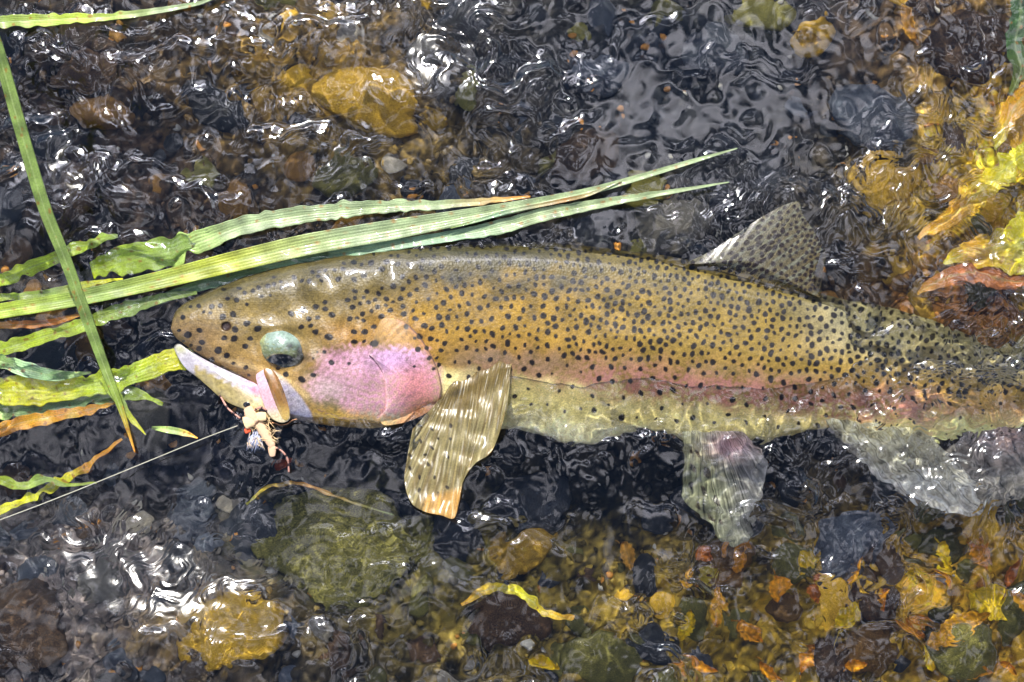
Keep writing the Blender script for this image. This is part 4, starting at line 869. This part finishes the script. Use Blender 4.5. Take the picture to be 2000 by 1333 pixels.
# ------------------------------------------------------------------ fallen leaves on the bed
def leaf(x, y, L, W, rot, col, label, dz=.008, seed=0):
    n = 40; s = np.linspace(0, 1, n); q = np.linspace(-1, 1, 17); w = W / 2 * np.sin(np.pi * s ** .8) ** .8 * (1 + .10 * np.sin(s * 40 + seed))
    X = (s[:, None] - .5) * L + 0 * q; Yl = q[None] * w[:, None] + 6 * np.sin(s * 3 + seed)[:, None]
    c, si = math.cos(rot), math.sin(rot); px_ = x + X * c - Yl * si; py_ = y + X * si + Yl * c
    z = float(zbed(np.float64(x), np.float64(y))) + dz + .003 * np.abs(q[None]) ** 1.5 * np.ones((n, 1)) + .002 * np.sin(s * 5 + seed)[:, None]
    cc = np.broadcast_to(np.asarray(col), px_.shape + (3,)) * (1 + .25 * nz(px_, py_, 14, 150))[..., None]
    cc = mixc(cc, np.asarray(col) * .5, np.exp(-(q / .06) ** 2)[None] * np.ones((n, 1)) * .6); cc = mixc(cc, np.asarray(col) * .6, (np.sin(s[:, None] * 60 + np.abs(q[None]) * 9) > .9) * .4)
    V, F = slab(P(px_, py_, z), .0004)
    st = P(x - c * np.array([.5, .62, .75]) * L, y - si * np.array([.5, .62, .75]) * L + np.array([0, 2, 6]), float(zbed(np.float64(x), np.float64(y))) + dz)
    root = thing("fallen_leaf", tuple(P(x, y, float(z.mean()))), label, "leaf")
    obj("leaf_blade", mesh("leaf_blade", V, F, M_FALLEN, np.concatenate([cc.reshape(-1, 3)] * 2)), root)
    tv, tf = tube(st, [.0006, .0005, .0004], 6); obj("stalk", mesh("stalk", tv, tf, M_FALLEN, np.broadcast_to(np.asarray(col) * .6, (len(tv), 3))), root)
YL, OL, RL = lin(236, 200, 20), lin(226, 156, 24), lin(190, 112, 40)
leaf(1935, 1180, 110, 60, .5, YL, "bright yellow leaf nearest the lower right edge", seed=1)
leaf(1870, 1225, 120, 44, -.4, lin(232, 170, 24), "golden leaf arching over the big round olive stone", .022, 2)
leaf(1800, 1285, 60, 34, 1.2, YL, "small yellow leaf left of the big round olive stone", .012, 3)
leaf(1655, 1205, 80, 34, -1.1, YL, "yellow leaf standing on edge above the reddish brown stone", .012, 4)
leaf(1515, 1150, 60, 40, 1.4, OL, "amber leaf below and right of the pelvic fin", .016, 5)
leaf(1460, 1232, 64, 34, .6, OL, "orange leaf between the bottom edge and the pelvic fin", .012, 6)
leaf(1795, 1215, 50, 26, .9, OL, "small orange leaf in the gap between two yellow leaves", .012, 7)
leaf(1062, 1296, 60, 26, .5, YL, "little yellow leaf at the bottom edge below the pectoral fin", .014, 8)
leaf(1885, 1315, 80, 30, .1, OL, "orange leaf under the big round olive stone at the bottom edge", .012, 9)
leaf(1385, 1130, 50, 26, -1.2, lin(200, 180, 60), "pale yellow leaf left of the pelvic fin tip", .012, 10)
leaf(1225, 1090, 60, 26, 1.0, lin(200, 150, 60), "tan leaf at the end of the trout's shadow", .012, 11)
leaf(1770, 60, 90, 26, 1.2, lin(206, 150, 50), "ochre leaf on the bed near the top edge at the right", .016, 12)
leaf(1575, 85, 50, 30, .4, lin(190, 150, 50), "ochre leaf fragment on the yellow-spotted pebble", .026, 13)
leaf(560, 905, 34, 18, .1, lin(190, 100, 70), "small salmon-coloured leaf below the hanging leg of the fly", .03, 14)
leaf(1900, 1080, 70, 20, .9, OL, "orange leaf downstream of the tail fin", .014, 15)
leaf(1830, 1130, 60, 18, 1.0, OL, "narrow orange leaf left of the brightest yellow leaf", .014, 16)

ltk = []
for _ in range(400):
    if len(ltk) >= 22: break
    x, y = random.uniform(1330, 2040), random.uniform(1080, 1330)
    if any(math.hypot(x - a, y - b) < 58 for a, b in ltk) or min(math.hypot(x - a, y - b) for a, b in ((1935, 1180), (1870, 1225), (1655, 1205), (1515, 1150), (1460, 1232), (1800, 1285))) < 60: continue
    ltk.append((x, y)); nmk, cc_ = random.choice([("amber", OL), ("yellow", YL), ("rusty", RL), ("golden", lin(236, 176, 40))])
    t_ = pebble_label(x, y, 20, nmk).replace("pebble", "leaf"); leaf(x, y, random.uniform(44, 80), random.uniform(18, 34), random.uniform(-1.5, 1.5), cc_, t_, .016 + random.uniform(0, .01), random.randrange(50))

# ------------------------------------------------------------------ the fly and the line
Z2 = lambda X, Y: (400 + X / 5.797, 700 + Y / 5.797)
fly = thing("fishing_fly", tuple(P(500, 830, .006)), "tan foam grasshopper fly with rubber legs beneath the trout's jaw", "fishing fly")
M_FOAM = mat_plain("tan_foam", lin(224, 194, 146), .75, .5, 900); M_FOAM2 = mat_plain("pink_foam", lin(208, 172, 138), .7, .5, 900)
M_BLACK = mat_plain("black_gloss", (.006, .006, .007), .12, 0, coat=1); M_RUB = mat_plain("pink_rubber", lin(190, 138, 120), .5)
M_RUBD = mat_plain("dark_rubber", lin(60, 34, 32), .5); M_ORANGE = mat_plain("orange_thread", lin(222, 84, 40), .6, .5, 1200)
M_HAIR = mat_plain("pale_hair", lin(190, 196, 220), .4); M_BRZ = mat_plain("bronze_hook", lin(150, 110, 80), .25, metal=.8)
def strip_body(pa, pb, w0, w1, z0, h, name, mat, parent, n=22, k=14, bulge=.15):
    s = np.linspace(0, 1, n); a = np.array(Z2(*pa)); b = np.array(Z2(*pb)); C = a[None] * (1 - s[:, None]) + b[None] * s[:, None]
    T = (b - a) / np.linalg.norm(b - a); N = np.array([-T[1], T[0]]); w = (w0 + (w1 - w0) * s) / 5.797 / 2 * (1 + bulge * np.sin(s * np.pi)) * np.minimum(1, .55 + 8 * np.minimum(s, 1 - s))
    an = np.linspace(0, 2 * np.pi, k, endpoint=False); sq = lambda v: np.sign(v) * np.abs(v) ** .6
    X = C[:, None, 0] + N[0] * w[:, None] * sq(np.cos(an)) + .4 * np.sin(s * 30)[:, None]; Y = C[:, None, 1] + N[1] * w[:, None] * sq(np.cos(an)); Zz = z0 + (h * (w / w.max()))[:, None] * sq(np.sin(an))
    V = P(X, Y, Zz).reshape(-1, 3); V = np.concatenate([V, V[:k].mean(0)[None], V[-k:].mean(0)[None]])
    j = np.arange(k); j2 = (j + 1) % k; F = [gridF(n, k, wrapx=True), np.concatenate([np.stack([np.full(k, n * k), j, j2], -1), np.stack([np.full(k, n * k + 1), (n - 1) * k + j2, (n - 1) * k + j], -1)])]
    return obj(name, mesh(name, V, F, mat), parent)
strip_body((440, 740), (560, 700), 150, 110, .0085, .0022, "foam_head", M_FOAM, fly, bulge=.02)
strip_body((590, 710), (775, 1010), 110, 80, .0060, .0022, "foam_body", M_FOAM2, fly)
strip_body((760, 995), (765, 1115), 90, 60, .0055, .0016, "foam_tail", M_FOAM2, fly)
strip_body((480, 550), (560, 740), 90, 120, .0085, .0018, "foam_wing", M_FOAM2, fly, bulge=.3)
strip_body((560, 660), (700, 660), 70, 90, .0088, .0014, "foam_shoulder", M_FOAM, fly, bulge=.3)
strip_body((450, 830), (520, 810), 60, 40, .0072, .0014, "orange_butt", M_ORANGE, fly)
for (X, Y, r) in ((490, 520, 52), (670, 600, 60)):
    sv, sf = STONE[0]; c = P(*Z2(X, Y), .0062); rr = r / 5.797 * PXM
    import bmesh
    bm = bmesh.new(); bmesh.ops.create_uvsphere(bm, u_segments=20, v_segments=12, radius=1); VV = np.array([v.co[:] for v in bm.verts]); FF3 = [[v.index for v in f.verts] for f in bm.faces]; bm.free()
    q4 = np.array([f for f in FF3 if len(f) == 4]); t3 = np.array([f for f in FF3 if len(f) == 3])
    obj("bead_eye", mesh("bead_eye", VV * np.array([rr * 1.2, rr * .9, rr * .8]) + c, [q4, t3], M_BLACK), fly)
def banded_leg(pts, zs, r):
    p2 = spline([Z2(*p) for p in pts], 40); z = np.interp(np.linspace(0, 1, 40), np.linspace(0, 1, len(zs)), zs); w = P(p2[:, 0], p2[:, 1], z)
    tv, tf = tube(w, r * (1 + .25 * (np.sin(np.arange(40) * .55) > 0)), 8); leg = obj("leg", mesh("leg", tv, tf, M_RUB), fly)
    for i in (3, 17, 30):
        tv, tf = tube(w[i:i + 4], r * 1.35, 8); obj("band", mesh("band", tv, tf, M_RUBD), leg)
banded_leg([(160, 400), (200, 470), (255, 560), (310, 610), (400, 680)], [.004, .006, .008, .009], .00055)
banded_leg([(800, 1010), (870, 1050), (920, 1110), (945, 1180), (952, 1290)], [.006, .006, .004, .001], .00055)
banded_leg([(560, 590), (620, 560), (680, 575), (730, 620)], [.009, .011, .009], .0006)
hair = []
for i in range(70):
    a = (rd.uniform(500, 660), rd.uniform(800, 960)); L = rd.uniform(50, 140); an = rd.uniform(1.2, 2.2)
    pts = [Z2(a[0] + L * t * math.cos(an) + rd.uniform(-8, 8), a[1] + L * t * math.sin(an)) for t in (0, .35, .7, 1)]
    hair.append(tube(P(np.array([p[0] for p in pts]), np.array([p[1] for p in pts]), np.array([.006, .006, .005, .004])), [.00024, .00022, .00016, .00008], 5))
hv, hf = join(hair); obj("white_hackle", mesh("white_hackle", hv, hf, M_HAIR), fly)
hair = []
for i in range(110):
    a = (rd.uniform(480, 770), rd.uniform(560, 980)); L = rd.uniform(50, 120); an = rd.uniform(-1.2, 1.9)
    pts = [Z2(a[0] + L * t * math.cos(an), a[1] + L * t * math.sin(an) + 12 * t * t) for t in (0, .35, .7, 1)]
    hair.append(tube(P(np.array([p[0] for p in pts]), np.array([p[1] for p in pts]), np.array([.007, .008, .008, .007])), [.00024, .00022, .00016, .00006], 5))
hv, hf = join(hair); obj("tan_hackle", mesh("tan_hackle", hv, hf, M_FOAM), fly)
hp = [Z2(*p) for p in [(700, 740), (790, 735), (850, 758), (930, 745), (990, 705), (1050, 690)]]; hp = spline(hp, 40)
tv, tf = tube(P(hp[:, 0], hp[:, 1], .006), .00045, 8); obj("hook", mesh("hook", tv, tf, M_BRZ), fly)
lp = spline([(464, 832), (400, 856), (300, 897), (200, 938), (100, 978), (0, 1016), (-80, 1046), (-380, 1156)], 120)
tv, tf = tube(P(lp[:, 0], lp[:, 1], np.interp(np.linspace(0, 1, 120), [0, .3, 1], [.009, .006, .016])), .00035, 8)
obj("fishing_line", mesh("fishing_line", tv, tf, mat_plain("monofilament", lin(176, 172, 150), .3, coat=.5)), label="thin pale fishing line running from the fly to the left edge", category="fishing line")

# ------------------------------------------------------------------ air bubbles riding on the surface
def wz_at(x, y):
    p = P(x, y, 0.0); i = int(np.argmin(np.abs(xs - p[0]))); j = int(np.argmin(np.abs(ys - p[1]))); return float(WZ[j, i])
m = bpy.data.materials.new("bubble_film"); m.use_nodes = True; nt = m.node_tree; n = nt.nodes; l = nt.links; n.clear()
o_ = n.new('ShaderNodeOutputMaterial'); mx = n.new('ShaderNodeMixShader'); tr = n.new('ShaderNodeBsdfTransparent'); g = n.new('ShaderNodeBsdfGlossy'); g.inputs['Roughness'].default_value = .03
lw = n.new('ShaderNodeLayerWeight'); lw.inputs[0].default_value = .35; l.new(lw.outputs['Fresnel'], mx.inputs[0]); l.new(tr.outputs[0], mx.inputs[1]); l.new(g.outputs[0], mx.inputs[2]); l.new(mx.outputs[0], o_.inputs[0])
def dome(r, k=24, h=10):
    a = np.linspace(0, 2 * np.pi, k, endpoint=False); e = np.linspace(0, np.pi / 2 * .98, h)
    V = np.stack([r * np.cos(e)[:, None] * np.cos(a), r * np.cos(e)[:, None] * np.sin(a), r * .8 * np.sin(e)[:, None] * np.ones(k)], -1).reshape(-1, 3)
    V = np.concatenate([V, [[0, 0, r * .8]]]); j = np.arange(k); return V, [gridF(h, k, wrapx=True), np.stack([(h - 1) * k + j, (h - 1) * k + (j + 1) % k, np.full(k, h * k)], -1)]
dv, df = dome(1.0); DM = mesh("air_bubble", dv, df, m)
for (x, y, r, lab) in [(1586, 680, 10, "largest clear air bubble on the water above the trout's rear flank"), (1556, 683, 7, "small bubble left of the largest bubble on the rear flank"), (1648, 690, 8, "bubble right of the largest bubble on the rear flank"),
                       (1634, 664, 5, "tiny bubble just up-right of the largest bubble"), (1565, 722, 5, "tiny bubble below the largest bubble"), (1580, 857, 8, "lone bubble on the dark water right of the pelvic fin"), (1502, 860, 6, "bubble at the belly edge just right of the pelvic fin's base"),
                       (1975, 668, 8, "bubble at the right edge over the tail"), (2, 470, 8, "bubble cut by the left edge among the ripples"), (386, 532, 6, "oblong bubble beside the widest blade above the head"), (1235, 1010, 5, "pinhead bubble on the dark water below the belly")]:
    o = obj("air_bubble", DM, label=lab, category="air bubble"); o.location = P(x, y, wz_at(x, y) - .0002); o.scale = (r * PXM,) * 3

# ------------------------------------------------------------------ enlarge the whole place
for o in list(SC.objects):
    if o.parent is None and o.type in ('MESH', 'EMPTY'):
        o.location = o.location * UNIT; o.scale = o.scale * UNIT
